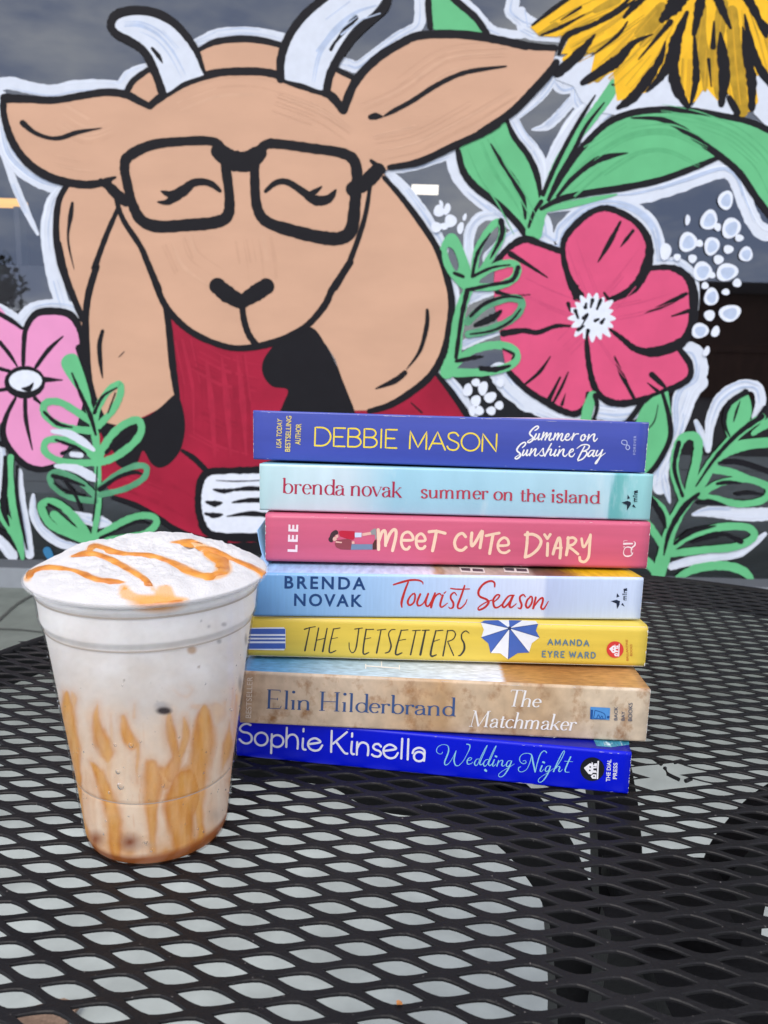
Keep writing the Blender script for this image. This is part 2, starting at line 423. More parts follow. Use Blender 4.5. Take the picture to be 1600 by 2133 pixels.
# white halo strokes under everything
hs = [('A', [(-10, 470), (60, 462), (170, 488), (290, 505), (420, 480), (560, 475), (670, 478), (720, 420), (810, 385)], 70),
      ('A', [(5, 540), (5, 700), (40, 850), (130, 950), (230, 1010), (330, 1040)], 80),
      ('A', [(370, 1030), (300, 1120), (270, 1250), (275, 1400), (310, 1560), (350, 1700), (400, 1850)], 84),
      ('A', [(10, 820), (80, 1020), (150, 1180), (210, 1300)], [34, 44, 40, 16]),
      ('A', [(1095, 240), (1200, 190), (1330, 176), (1450, 184), (1590, 215)], 56),
      ('A', [(1090, 250), (1180, 230)], 50),
      ('B', [(540, 345), (600, 358), (660, 370), (770, 290), (880, 210), (970, 160), (1000, 110), (1000, -20)], 66),
      ('B', [(1190, -20), (1290, 60), (1370, 150), (1440, 185), (1570, 192)], [60, 70, 70, 60, 44]),
      ('C', [(190, -20), (180, 60), (240, 110), (300, 130)], [60, 90, 90, 60]),
      ('C', [(230, 60), (240, 160), (300, 190), (430, 210)], [50, 70, 70, 50]),
      ('C', [(430, 340), (400, 440), (330, 540), (210, 650)], [60, 60, 50, 30]),
      ('C', [(430, 440), (470, 480), (580, 440), (640, 400)], 90),
      ('C', [(540, 430), (540, 560), (570, 600)], [70, 80, 60]),
      ('C', [(510, 560), (440, 640), (370, 700), (290, 720)], [50, 56, 50, 10]),
      ('C', [(180, 660), (240, 760), (300, 830), (345, 920), (345, 1040)], [60, 60, 60, 60, 40]),
      ('C', [(345, 1010), (390, 900), (450, 780), (540, 650), (640, 560), (740, 470)], [30, 60, 70, 80, 80, 90]),
      ('C', [(560, 760), (660, 650), (760, 580), (900, 570)], [60, 70, 80, 80]),
      ('B', [(800, 945), (900, 935), (1020, 905), (1160, 860)], [20, 50, 56, 50]),
      ('B', [(820, 950), (920, 1060), (1010, 1180), (1090, 1310), (1130, 1390)], [40, 66, 72, 72, 60]),
      ('B', [(1170, 850), (1200, 960), (1270, 1060), (1370, 1140), (1470, 1210), (1580, 1300)], 70),
      ('B', [(1440, 1190), (1340, 1205), (1280, 1280), (1270, 1400), (1290, 1480)], 60),
      ('C', [(330, 1150), (500, 1130), (700, 1090), (850, 1085), (1000, 1050), (1150, 1000), (1340, 940), (1420, 980), (1460, 1090), (1520, 1230), (1580, 1290), (1680, 1300)], [70, 80, 90, 110, 110, 110, 100, 100, 90, 90, 90, 80]),
      ('F', [(60, 370), (140, 290), (230, 240), (330, 260), (430, 300), (470, 210), (600, 95), (760, 75), (890, 130), (965, 230), (990, 390)], 96),
      ('F', [(340, 170), (350, 250)], 120),
      ('F', [(980, 390), (1100, 395), (1180, 460), (1205, 560), (1205, 660)], [50, 60, 50, 30, 16]),
      ('F', [(1120, 870), (1190, 880), (1225, 960), (1205, 1050), (1130, 1100), (1100, 1180), (1100, 1300), (1060, 1400), (1020, 1500), (1000, 1640)], [70, 80, 84, 80, 80, 70, 70, 60, 70, 80]),
      ('F', [(100, 1000), (190, 1110), (330, 1190), (460, 1240), (560, 1270)], 110),
      ('F', [(640, 1200), (760, 1215), (870, 1200)], 120),
      ('E', [(1130, 1010), (1220, 1120), (1290, 1250)], 60), ('E', [(1440, 1000), (1500, 1080), (1600, 1170)], 110),
      ('E', [(1180, 480), (1200, 600), (1215, 650)], [60, 50, 30]), ('E', [(1260, 610), (1330, 570), (1400, 560)], [40, 60, 30]), ('E', [(1240, 850), (1340, 800), (1450, 770)], [50, 60, 40]),
      ('D', [(-40, 370), (50, 420), (110, 450), (170, 390), (260, 365), (370, 370), (440, 400)], 70),
      ('G', [(5, 90), (8, 200), (-5, 350)], 50), ('G', [(105, 220), (110, 360), (140, 520), (165, 680)], [40, 60, 56, 50]), ('G', [(-20, 580), (30, 620), (70, 690)], [50, 90, 60]),
      ('G', [(185, 350), (185, 450), (230, 540), (320, 610), (400, 635), (480, 640)], [20, 46, 50, 50, 44, 20]),
      ('G', [(390, 450), (480, 480), (560, 500), (610, 510)], [30, 60, 70, 30]),
      ('H', [(1200, 440), (1215, 260), (1270, 120), (1360, 40), (1450, 10), (1530, 30), (1550, 130), (1510, 220)], [40, 70, 80, 84, 80, 80, 70, 40]),
      ('H', [(1120, 250), (1150, 320), (1190, 420)], [30, 50, 30]), ('H', [(1100, 870), (1200, 850), (1350, 860), (1480, 870), (1640, 865)], [20, 70, 90, 90, 90]),
      ('H', [(955, 1215), (1080, 1180), (1250, 1150), (1420, 1120), (1580, 1000)], [50, 60, 64, 60, 30]), ('H', [(800, 660), (880, 600), (950, 470), (990, 330)], [70, 76, 70, 60]), ('H', [(905, 600), (920, 690), (945, 790)], [40, 54, 14]),
      ('H', [(1000, 330), (1040, 200), (1090, 60), (1150, -10)], [60, 90, 100, 100])]
def offs(pts, w, k):
    """a path beside another one: k runs from -1 to 1 across the brush width"""
    P = [np.array(p, float) for p in pts]; r = []
    for i in range(len(P)):
        t_ = P[min(i + 1, len(P) - 1)] - P[max(i - 1, 0)]; t_ = t_ / (math.hypot(*t_) + 1e-9); ww = w[i] if isinstance(w, list) and len(w) == len(P) else (w if not isinstance(w, list) else w[0])
        r.append(tuple(P[i] + np.array([-t_[1], t_[0]]) * ww * .5 * k))
    return r
def bristle(fr, p, w, n, keys, wmax=.16):
    """bristle tracks along a brush stroke, thin and thick paint"""
    for _ in range(n):
        k = random.uniform(-.85, .85); q = offs(p, w, k); i0 = random.randrange(0, max(1, len(q) - 2)); i1 = random.randrange(i0 + 2, len(q) + 1) if len(q) > 2 else len(q)
        wm = max(w) if isinstance(w, list) else w; ww = wm * random.uniform(.04, wmax)
        st(random.choice(keys), fr, q[i0:i1], [ww * .2] + [ww] * max(1, i1 - i0 - 2) + [ww * .2] if i1 - i0 > 2 else ww * .6)
for fr, p, w in hs:
    st('halo', fr, p, w)
for fr, p, w in hs:
    bristle(fr, p, w, 5, ['halo_s', 'halo_s', 'halo_t'])
for _ in range(14):   # loose bristle marks beside the white strokes
    fr, p, w = random.choice(hs); q = random.choice(p); st('halo', fr, [(q[0], q[1] - 30), (q[0] + random.uniform(-25, 25), q[1] + 25)], 7)
fl('halo', 'C', [(420, 320), (640, 300), (760, 420), (800, 570), (930, 500), (1050, 390), (1110, 500), (1180, 590), (1260, 470), (1340, 570), (1400, 500), (1440, 600), (1400, 640), (1100, 590), (900, 600), (760, 640), (640, 620), (560, 560), (520, 480), (420, 440)], smooth=False)
fl('halo', 'C', [(1500, 350), (1570, 420), (1680, 460), (1680, 760), (1580, 690), (1520, 630)], smooth=False)

# green leaves above the pink flower
fl('leaf_a', 'B', [(1045, -40), (1052, 60), (1062, 150), (1150, 178), (1300, 186), (1375, 190), (1330, 120), (1260, 60), (1180, 5), (1140, -40)])
st('leaf_a_o', 'B', [(1046, -40), (1048, 60), (1058, 150)], [30, 36, 30]); st('leaf_a_o', 'B', [(1160, -30), (1230, 30), (1310, 100), (1370, 185)], [34, 38, 38, 34])
fl('leaf_b', 'B', [(1215, 830), (1330, 760), (1440, 690), (1490, 685), (1530, 770), (1610, 890), (1665, 990), (1680, 1100), (1670, 1290), (1600, 1300), (1560, 1240), (1440, 1150), (1310, 1030), (1235, 930)])
st('leaf_b_o', 'B', [(1212, 840), (1240, 950), (1310, 1040), (1440, 1140), (1540, 1240), (1590, 1310)], [30, 38, 40, 38, 36, 34])
st('leaf_b_o', 'C', [(150, 670), (190, 760), (265, 860), (315, 970), (340, 1110)], [20, 30, 34, 34, 20])
st('leaf_b_o', 'C', [(60, 800), (120, 900), (195, 1010), (240, 1110), (252, 1215)], [8, 24, 32, 30, 12])
st('stem_a', 'C', [(750, 465), (690, 560), (590, 690), (490, 820), (420, 950), (375, 1080), (330, 1180), (300, 1290)], [60, 66, 62, 58, 60, 66, 80, 90])
fl('leaf_c', 'C', [(360, 1135), (430, 1010), (540, 850), (680, 715), (840, 640), (1000, 608), (1200, 618), (1400, 650), (1550, 695), (1680, 760), (1680, 1260), (1600, 1200), (1520, 1070), (1430, 950), (1340, 880), (1200, 940), (1000, 1010), (800, 1060), (600, 1090)])
st('leaf_c', 'C', [(360, 1165), (480, 1140), (640, 1105), (760, 1080)], [30, 40, 30, 8])
st('leaf_c_o', 'C', [(380, 1110), (460, 970), (560, 830), (680, 705), (800, 640), (950, 612), (1150, 612), (1330, 640), (1490, 675), (1600, 722), (1680, 770)], [20, 30, 32, 34, 36, 36, 34, 34, 34, 34, 34])
st('leaf_c_o', 'C', [(840, 655), (1000, 662), (1120, 715), (1240, 800), (1340, 872), (1440, 960), (1530, 1090), (1620, 1210)], [8, 26, 34, 36, 38, 38, 36, 36])
st('leaf_c_o', 'C', [(340, 1160), (450, 1105), (600, 1072), (800, 1042), (1000, 1000), (1180, 935), (1330, 872)], [20, 34, 36, 36, 34, 32, 24])
st('leaf_c_o', 'C', [(430, 1090), (520, 985), (620, 905), (720, 868), (820, 850)], [16, 30, 38, 30, 6])
st('stem_a_o', 'C', [(640, 530), (570, 640), (490, 780), (410, 940), (350, 1080)], [8, 22, 24, 26, 24]); st('stem_a_o', 'C', [(690, 570), (590, 700), (520, 840), (440, 980), (385, 1100)], [8, 20, 24, 26, 20])
st('stem_a_o', 'C', [(340, 1120), (300, 1180), (270, 1260)], [24, 20, 16]); st('stem_a_o', 'C', [(735, 470), (760, 475)], 12)

bristle('C', [(480, 1040), (640, 900), (840, 780), (1050, 760), (1250, 850)], 260, 12, ['leaf_s'], .05)
bristle('C', [(1000, 640), (1200, 680), (1400, 760), (1560, 900), (1660, 1100)], 180, 8, ['leaf_s'], .06)
bristle('B', [(1330, 790), (1400, 950), (1500, 1100), (1590, 1270)], 200, 8, ['leaf_s'], .05)
# yellow flower
fl('yel', 'C', [(280, 150), (330, 200), (430, 205), (510, 180), (450, 300), (640, 290), (600, 470), (740, 400), (760, 560), (840, 545), (930, 510), (1060, 400), (1100, 500), (1150, 590), (1200, 560), (1250, 480), (1320, 560), (1370, 500), (1420, 620), (1500, 620), (1530, 420), (1570, 420), (1680, 440), (1680, -50), (560, -50), (440, 20)], smooth=False)
for p, w in [([(300, 150), (450, 70), (600, 0), (700, -40)], [30, 60, 60, 50]), ([(470, 330), (640, 230), (780, 120), (900, 20)], [30, 60, 70, 60]), ([(620, 430), (760, 320), (900, 180), (1010, 60)], [30, 70, 70, 60]), ([(790, 540), (900, 400), (1000, 250), (1080, 90)], [30, 70, 70, 60]), ([(940, 490), (1030, 360), (1100, 200)], [20, 60, 60]), ([(1150, 560), (1140, 400), (1160, 220), (1200, 60)], [30, 80, 70, 60]), ([(1520, 560), (1470, 300)], [50, 60]), ([(1620, 420), (1560, 200), (1500, 0)], [60, 90, 80])]:
    st('yel', 'C', p, w)
for p, w in [([(1250, 500), (1245, 330), (1225, 180), (1240, 40)], [20, 70, 60, 40]), ([(1320, 540), (1300, 330), (1330, 150), (1350, 20)], [20, 60, 70, 60]), ([(1460, 620), (1430, 420), (1410, 220), (1400, 60)], [60, 90, 80, 60]), ([(650, 440), (720, 360)], [40, 60]), ([(880, 190), (960, 110), (1010, 40)], [50, 80, 60]), ([(640, 60), (760, 0)], [30, 50]), ([(330, 190), (420, 140)], [20, 36]), ([(900, 250), (1000, 150)], [30, 60])]:
    st('yel_m', 'C', p, w)
for P_, W_ in [([(420, 180), (560, 100), (760, 10)], 150), ([(520, 300), (700, 200), (900, 60)], 160), ([(700, 420), (850, 280), (1020, 90)], 170), ([(840, 500), (980, 330), (1090, 120)], 130), ([(1150, 540), (1160, 330), (1190, 90)], 120), ([(1280, 480), (1290, 280), (1310, 60)], 130), ([(1450, 580), (1420, 320), (1400, 60)], 140), ([(1620, 420), (1560, 200), (1500, 20)], 120)]:
    bristle('C', P_, W_, 9, ['yel_s', 'yel_m'], .10)
for p, w in [([(430, 405), (540, 310), (640, 190)], [50, 60, 8]), ([(440, 300), (480, 200), (620, 140), (760, 70), (860, 0)], [16, 36, 26, 24, 10]), ([(570, 460), (680, 390), (770, 330), (850, 240), (960, 190)], [30, 60, 60, 30, 6]),
             ([(765, 600), (850, 540), (930, 440), (1000, 330), (1030, 230)], [20, 56, 50, 36, 8]), ([(925, 510), (1000, 430), (1060, 330), (1090, 220), (1150, 70)], [10, 40, 60, 64, 20]), ([(1155, 595), (1095, 490), (1075, 380), (1100, 260)], [24, 64, 54, 40]),
             ([(1168, 590), (1200, 440), (1195, 290), (1190, 180)], [10, 40, 30, 8]), ([(1340, 580), (1358, 420), (1345, 290), (1335, 180)], [30, 60, 56, 10]), ([(1510, 600), (1508, 440), (1480, 300), (1460, 150)], [36, 56, 44, 8]), ([(1430, 625), (1385, 545)], [40, 30]), ([(1640, 500), (1550, 370), (1500, 230), (1470, 80)], [40, 44, 40, 10]),
             ([(1188, 190), (1215, 60), (1235, -40)], [24, 50, 60]), ([(1392, 155), (1345, 50), (1310, -40)], [16, 44, 60]), ([(1590, 200), (1530, 70), (1470, -40)], [24, 44, 60]), ([(800, 95), (860, 30), (950, -40)], [16, 36, 20]), ([(1010, 110), (1080, 30), (1120, -40)], [30, 90, 110]), ([(290, 140), (420, 40), (540, -40)], [10, 26, 20]),
             ([(340, 195), (450, 150), (580, 80)], [10, 22, 6]), ([(1295, 260), (1300, 120)], [30, 10]), ([(880, 330), (1000, 190), (1060, 120)], [6, 24, 30]), ([(620, 310), (760, 200), (820, 120)], [6, 20, 8]), ([(450, 110), (560, 40)], [6, 16]), ([(1285, 480), (1270, 330)], [6, 18]), ([(660, 110), (760, 60), (830, -10)], [8, 30, 14]), ([(1560, 120), (1640, 200)], [30, 40])]:
    st('yel_o', 'C', p, w, jit=.3)

# pink flower
fl('pink', 'F', [(90, 400), (170, 310), (250, 265), (350, 290), (440, 335), (470, 240), (580, 140), (660, 100), (760, 105), (870, 170), (930, 270), (940, 420), (1060, 420), (1150, 470), (1190, 600), (1170, 760), (1110, 860), (1165, 960), (1150, 1040), (1060, 1090), (920, 1140), (800, 1180), (680, 1160), (625, 1100), (590, 1180), (530, 1230), (450, 1210), (370, 1165), (260, 1090), (160, 1000), (130, 900), (110, 780), (80, 600)])
for p, w in [([(80, 400), (160, 310), (250, 262), (340, 290), (450, 330)], [30, 34, 40, 36, 30]), ([(545, 575), (495, 480), (462, 350), (475, 250), (570, 145), (660, 95), (740, 98), (860, 162), (930, 255), (940, 350), (905, 460), (840, 545), (730, 598)], [60, 36, 30, 34, 34, 32, 34, 34, 40, 46, 54, 50, 30]),
             ([(925, 425), (1060, 420), (1150, 470), (1185, 560), (1182, 720), (1140, 815), (1060, 865), (950, 890), (860, 870), (790, 815), (725, 765)], [24, 34, 44, 50, 48, 50, 56, 50, 34, 28, 16]), ([(1105, 870), (1165, 955), (1160, 1035), (1060, 1095), (920, 1150), (780, 1175), (690, 1150), (635, 1080), (605, 960), (590, 810)], [30, 34, 34, 36, 36, 38, 36, 34, 32, 24]),
             ([(600, 1120), (590, 1185), (530, 1232), (450, 1212), (370, 1168), (260, 1098), (160, 1000)], [24, 32, 34, 34, 34, 34, 30]), ([(510, 745), (420, 745), (320, 780), (240, 770), (130, 785)], [10, 24, 26, 30, 36]),
             ([(780, 165), (720, 280), (655, 390)], [12, 30, 6]), ([(850, 215), (815, 260), (780, 305)], [16, 20, 4]), ([(1145, 565), (1040, 620), (905, 682)], [22, 28, 6]), ([(1160, 660), (1065, 690)], [26, 8]), ([(390, 915), (330, 1000), (245, 1072)], [6, 20, 12]), ([(445, 1030), (380, 1160)], [10, 26]), ([(490, 1000), (455, 1080), (410, 1165)], [6, 18, 14]), ([(748, 915), (785, 1010), (855, 1145)], [8, 26, 18]), ([(955, 1015), (1025, 1080)], [36, 20]), ([(170, 345), (260, 400), (375, 475)], [30, 24, 6]), ([(95, 555), (170, 575), (280, 570)], [24, 18, 4]), ([(455, 1180), (475, 1120)], [16, 4]), ([(930, 1060), (985, 1105)], [6, 20])]:
    st('pink_o', 'F', p, w, jit=.25)
for a_ in (60, 130, 200, 250, 310, 350):
    c0 = (640 + 100 * math.cos(math.radians(a_)), 680 + 100 * math.sin(math.radians(a_))); c1 = (640 + 430 * math.cos(math.radians(a_)), 650 + 400 * math.sin(math.radians(a_)))
    bristle('F', [c0, ((c0[0] + c1[0]) / 2, (c0[1] + c1[1]) / 2 + 8), c1], 170, 4, ['pink_s'], .06)
for k in range(17):
    a = 2 * math.pi * k / 17 + .1; r = 95 + 30 * random.random()
    c = (625 + 55 * math.cos(a), 690 + 55 * math.sin(a)); e = (625 + r * math.cos(a) * 1.15, 690 + r * math.sin(a) * 1.2)
    st('pink_c', 'F', [c, ((c[0] + e[0]) / 2, (c[1] + e[1]) / 2), e], [40, 44, 16])
ellipse(B_('pink_c'), MS, *Z('F', [(620, 690)])[0], 30, 30)
for p in [[(525, 590), (545, 520)], [(490, 620), (500, 660)], [(530, 660), (545, 700)], [(575, 700), (600, 680), (560, 750)], [(585, 640), (590, 620)], [(625, 600), (615, 640)], [(670, 600), (650, 650)], [(640, 715), (660, 705)], [(675, 725), (690, 705)], [(545, 765), (575, 745)], [(600, 770), (590, 820)], [(710, 590), (690, 560)]]:
    st('pink_co', 'F', p, [22, 12, 8][:len(p)], jit=.3)

# light pink flower on the left
fl('lpink', 'D', [(-60, 380), (60, 445), (130, 490), (150, 445), (220, 398), (320, 398), (400, 430), (455, 510), (470, 640), (440, 720), (470, 820), (450, 950), (400, 1100), (330, 1230), (250, 1268), (160, 1250), (80, 1190), (20, 1100), (10, 1010), (-60, 1080)])
for p, w in [([(-40, 390), (60, 445), (120, 490)], [26, 26, 16]), ([(130, 690), (132, 600), (145, 490), (200, 410), (290, 395), (380, 410), (430, 465), (455, 550), (455, 650)], [22, 24, 30, 36, 40, 40, 36, 30, 24]), ([(85, 880), (35, 980), (18, 1080), (60, 1170), (140, 1250), (230, 1275), (310, 1255)], [16, 26, 34, 36, 36, 34, 30]),
             ([(0, 570), (50, 630), (95, 700)], [24, 22, 10]), ([(350, 535), (270, 610), (200, 705)], [8, 26, 20]), ([(250, 775), (345, 778)], [30, 8]), ([(-10, 712), (50, 728)], 20), ([(-10, 835), (40, 828)], 20), ([(140, 880), (145, 1000), (180, 1165)], [22, 24, 6]), ([(195, 880), (240, 920)], [22, 8]), ([(0, 1130), (20, 1140)], 24), ([(440, 600), (470, 690)], 40)]:
    st('lpink_o', 'D', p, w)
ellipse(B_('lpink_o'), MS, *Z('D', [(138, 790)])[0], 115 / 2.667, 92 / 2.667); ellipse(B_('lpink_c'), MS, *Z('D', [(142, 782)])[0], 92 / 2.667, 60 / 2.667)
st('lpink_co', 'D', [(125, 825), (160, 825), (185, 795)], [12, 34, 8])
st('lstem', 'G', [(60, 140), (52, 260), (75, 400), (100, 540), (125, 700)], [34, 44, 50, 46, 24]); st('lstem', 'G', [(-30, 400), (40, 500), (90, 590), (125, 690)], [60, 56, 50, 20])
for p, w in [([(30, 140), (28, 280), (20, 420), (50, 520)], [20, 34, 36, 10]), ([(95, 190), (92, 330), (115, 480), (150, 650)], [14, 20, 20, 8]), ([(-20, 540), (40, 580), (95, 660)], [24, 34, 8])]: st('lstem_o', 'G', p, w)
st('bluemark', 'G', [(262, 660), (285, 705)], [46, 40])

# red sweater
fl('red', 'D', [(925, 380), (990, 440), (1080, 530), (1180, 585), (1300, 610), (1430, 600), (1520, 575), (1640, 640), (1750, 900), (1800, 1300), (1750, 1750), (1450, 1720), (1200, 1680), (1000, 1610), (860, 1540), (760, 1490), (650, 1440), (560, 1330), (530, 1200), (540, 1080), (700, 1000), (960, 880), (950, 600)], smooth=False)
fl('red', 'E', [(560, 1130), (760, 1190), (950, 1110), (1090, 1000), (1190, 1130), (1300, 1290), (1300, 1420), (560, 1420)], smooth=False)
for P_, W_ in [([(1000, 560), (1050, 800), (1060, 1100)], 160), ([(1100, 640), (1250, 720), (1440, 760)], 200), ([(1100, 1000), (1250, 1080), (1400, 1120)], 260), ([(700, 1320), (900, 1400), (1050, 1480)], 200), ([(1250, 650), (1280, 900), (1300, 1200)], 280)]:
    bristle('D', P_, W_, 8, ['red_s', 'red_w'], .16)
st('red_o', 'E', [(1085, 1000), (1180, 1120), (1270, 1250), (1320, 1330)], [20, 34, 38, 38]); st('red_o', 'E', [(950, 1170), (1010, 1225)], [6, 10])
st('red_o', 'G', [(630, 365), (760, 410), (880, 480), (970, 540), (1100, 590), (1250, 610)], [26, 32, 34, 34, 34, 30]); st('red_o', 'G', [(1080, 610), (1250, 640), (1480, 645)], [10, 50, 70])

# goat: back tufts, body, head
fl('goat', 'A', [(715, 520), (750, 440), (820, 395), (900, 520), (840, 580)]); fl('goat', 'A', [(1100, 275), (1200, 238), (1340, 222), (1460, 232), (1570, 258), (1565, 430), (1360, 400), (1140, 420)]); fl('goat', 'B', [(500, 510), (545, 390), (640, 440), (575, 590)])
for p, w in [([(703, 515), (740, 450), (820, 390)], [30, 36, 30]), ([(1108, 275), (1200, 232), (1340, 216), (1460, 226), (1565, 252)], [24, 36, 38, 36, 30])]: st('goat_o', 'A', p, w)
st('goat_o', 'B', [(545, 390), (635, 435)], [30, 28])
fl('goat', 'px', mix(('A', [(390, 1000), (330, 1100), (312, 1260), (332, 1430), (390, 1600)]), ('D', [(440, 420), (475, 560), (490, 740), (525, 890), (570, 1010), (660, 1030), (800, 980), (900, 930), (985, 870), (965, 720), (940, 500), (915, 340)]), ('A', [(880, 1590), (760, 1340), (680, 1100), (560, 1000)])), smooth=False)
fl('goat', 'px', mix(('B', [(640, 990), (795, 960)]), ('E', [(870, 0), (1000, 165), (1095, 320), (1150, 480), (1175, 620), (1162, 760), (1130, 900), (1055, 1025), (940, 1120), (830, 1182), (720, 1212), (625, 1214), (585, 1090), (530, 930), (480, 850), (385, 750), (430, 600), (560, 380)])), smooth=False)
# hooves
fl('hoof_a', 'D', [(975, 858), (1012, 920), (1028, 1040), (1005, 1160), (950, 1235), (890, 1265), (840, 1240), (795, 1170), (760, 1240), (700, 1270), (645, 1240), (640, 1190), (590, 1130), (555, 1045), (600, 1015), (640, 1035), (800, 985), (890, 930)])
fl('hoof_b', 'E', [(385, 748), (480, 855), (550, 1000), (600, 1120), (640, 1230), (640, 1330), (200, 1330), (235, 1190), (265, 1100), (180, 1080), (130, 1020), (125, 950), (160, 885), (220, 830)])
st('goat_o', 'A', [(372, 1030), (326, 1120), (312, 1280), (332, 1440), (385, 1600)], [30, 34, 36, 38, 38]); st('goat_o', 'D', [(325, 20), (345, 120), (375, 230), (430, 370), (475, 470)], [34, 36, 36, 34, 26])
st('goat_o', 'px', mix(('A', [(655, 1160), (590, 1310), (525, 1490)]), ('D', [(535, 150), (492, 300), (476, 450), (482, 620), (495, 780), (525, 890), (580, 1010)])), [9, 11, 12, 13, 14, 14, 14, 14, 13, 10])
st('goat_o', 'D', [(920, 345), (940, 500), (960, 700), (985, 870)], [34, 36, 38, 30])
st('goat_o', 'E', [(800, -80), (890, 20), (1000, 165), (1095, 315), (1148, 470), (1175, 600), (1165, 750), (1130, 900), (1055, 1025), (940, 1120), (830, 1185), (720, 1218)], [24, 30, 34, 34, 34, 38, 40, 40, 38, 38, 36, 28])
fl('goat', 'px', mix(('A', [(20, 555), (150, 565), (300, 568), (450, 540), (590, 520), (700, 530), (770, 565), (830, 598), (900, 545), (1030, 470), (1200, 412), (1360, 400)]), ('B', [(120, 405), (240, 440), (400, 485), (500, 525), (572, 620), (640, 460), (760, 330), (900, 240), (1000, 200), (1200, 195), (1400, 215), (1580, 262)]), ('C', [(420, 275), (405, 345), (300, 480), (170, 625), (0, 735)]), ('B', [(1200, 805), (1000, 895), (850, 930), (780, 960), (720, 1050), (690, 1220), (610, 1450), (530, 1600)]),
                       ('E', [(470, 630), (380, 735), (290, 790), (200, 825), (60, 858), (-80, 850)]), ('D', [(1180, 570), (1060, 508), (960, 420), (905, 335), (850, 200), (800, 80)]), ('A', [(780, 1370), (690, 1230), (645, 1090), (590, 1005), (480, 1020), (330, 995), (220, 950), (130, 875), (65, 770), (25, 640)])), smooth=False)
for P_, W_ in [([(330, 660), (480, 740), (620, 700)], 260), ([(980, 560), (1200, 480), (1420, 470), (1600, 520)], 160), ([(300, 900), (430, 930), (540, 940)], 120), ([(1000, 1330), (1050, 1450), (1200, 1560)], 260), ([(1400, 1330), (1420, 1450), (1430, 1560)], 260)]:
    bristle('A', P_, W_, 9, ['goat_s', 'goat_w'], .09)
for P_, W_ in [([(680, 600), (900, 500), (1150, 330), (1480, 300)], 170), ([(760, 820), (1000, 760), (1300, 600), (1500, 480)], 170), ([(200, 560), (420, 640), (600, 760)], 150)]:
    bristle('B', P_, W_, 9, ['goat_s', 'goat_w'], .09)
for fr, p, w in [('A', [(25, 545), (150, 550), (300, 556), (450, 532), (590, 512), (700, 525), (770, 560), (835, 592)], [50, 42, 38, 38, 40, 42, 40, 30]), ('A', [(830, 590), (900, 535), (1030, 460), (1200, 406), (1370, 396), (1480, 402), (1600, 430)], [36, 42, 42, 42, 42, 42, 42]), ('B', [(220, 428), (300, 458), (400, 490), (500, 528), (572, 612)], [42, 44, 46, 46, 44]),
                 ('B', [(575, 612), (640, 455), (760, 325), (900, 237), (1000, 197), (1200, 190), (1400, 214), (1590, 258)], [46, 46, 46, 44, 44, 44, 44, 40]), ('C', [(60, 215), (180, 236), (300, 258), (420, 266)], [44, 42, 38, 30]), ('C', [(425, 345), (390, 400), (300, 500), (170, 628), (0, 740)], [34, 46, 46, 44, 40]), ('B', [(1430, 690), (1340, 742), (1200, 805), (1000, 898), (830, 930)], [40, 40, 38, 38, 28]),
                 ('A', [(20, 548), (22, 640), (62, 772), (132, 880), (222, 955), (330, 1002), (480, 1026), (600, 1008)], [34, 36, 40, 42, 44, 44, 44, 40]), ('A', [(560, 1005), (610, 1040), (660, 1090), (700, 1120)], [30, 50, 60, 50]), ('A', [(600, 1000), (640, 985)], [30, 14]), ('A', [(640, 1060), (655, 1140), (690, 1230), (780, 1368), (830, 1480), (885, 1610)], [24, 26, 28, 30, 30, 32]),
                 ('D', [(800, 80), (850, 205), (905, 340), (965, 425), (1060, 508), (1180, 568), (1300, 600), (1430, 592), (1530, 568), (1610, 540)], [30, 32, 34, 36, 34, 32, 32, 34, 34, 30]), ('B', [(722, 1040), (690, 1220), (610, 1450), (530, 1600)], [20, 26, 30, 30]), ('E', [(612, 390), (560, 470), (510, 545), (470, 630), (380, 735), (290, 790), (200, 825), (80, 855)], [36, 36, 36, 36, 34, 30, 26, 20])]:
    st('goat_o', fr, p, w)
# horns
fl('horn_a', 'A', [(638, 165), (655, 110), (740, 85), (850, 95), (960, 150), (1040, 225), (1085, 290), (1115, 370), (1137, 412), (1020, 455), (915, 515), (870, 400), (815, 290), (740, 232), (668, 190)])
st('horn_a_o', 'A', [(905, 525), (865, 410), (805, 292), (728, 232), (645, 188), (616, 140), (648, 78), (760, 55), (880, 75), (972, 132), (1045, 212), (1095, 292), (1125, 375), (1140, 412)], [44, 44, 44, 44, 42, 44, 46, 44, 44, 42, 40, 32, 24, 14])
st('horn_a_m', 'A', [(845, 268), (880, 310), (903, 350)], [16, 26, 6])
fl('horn_b', 'B', [(235, 430), (238, 330), (280, 215), (360, 105), (470, 15), (560, -60), (820, -60), (790, 0), (735, 70), (640, 145), (570, 235), (510, 340), (475, 430), (458, 500), (350, 465)])
st('horn_b_o', 'B', [(226, 440), (228, 325), (270, 205), (350, 92), (445, 8), (520, -50)], [42, 44, 44, 44, 44, 44]); st('horn_b_o', 'B', [(830, -60), (803, 40), (710, 125), (620, 215), (550, 315), (500, 415), (480, 510)], [48, 48, 48, 48, 46, 44, 42])
st('horn_b_m', 'B', [(640, 100), (580, 170), (515, 255)], [34, 28, 6]); st('horn_b_m', 'B', [(530, 230), (505, 275)], [14, 20])
for _ in range(1):
    bristle('A', [(690, 150), (780, 150), (880, 200), (960, 290), (1030, 420)], 110, 7, ['horn_a_s'], .12)
    bristle('B', [(760, 20), (640, 60), (520, 150), (420, 280), (380, 450)], 150, 9, ['horn_b_s'], .12)
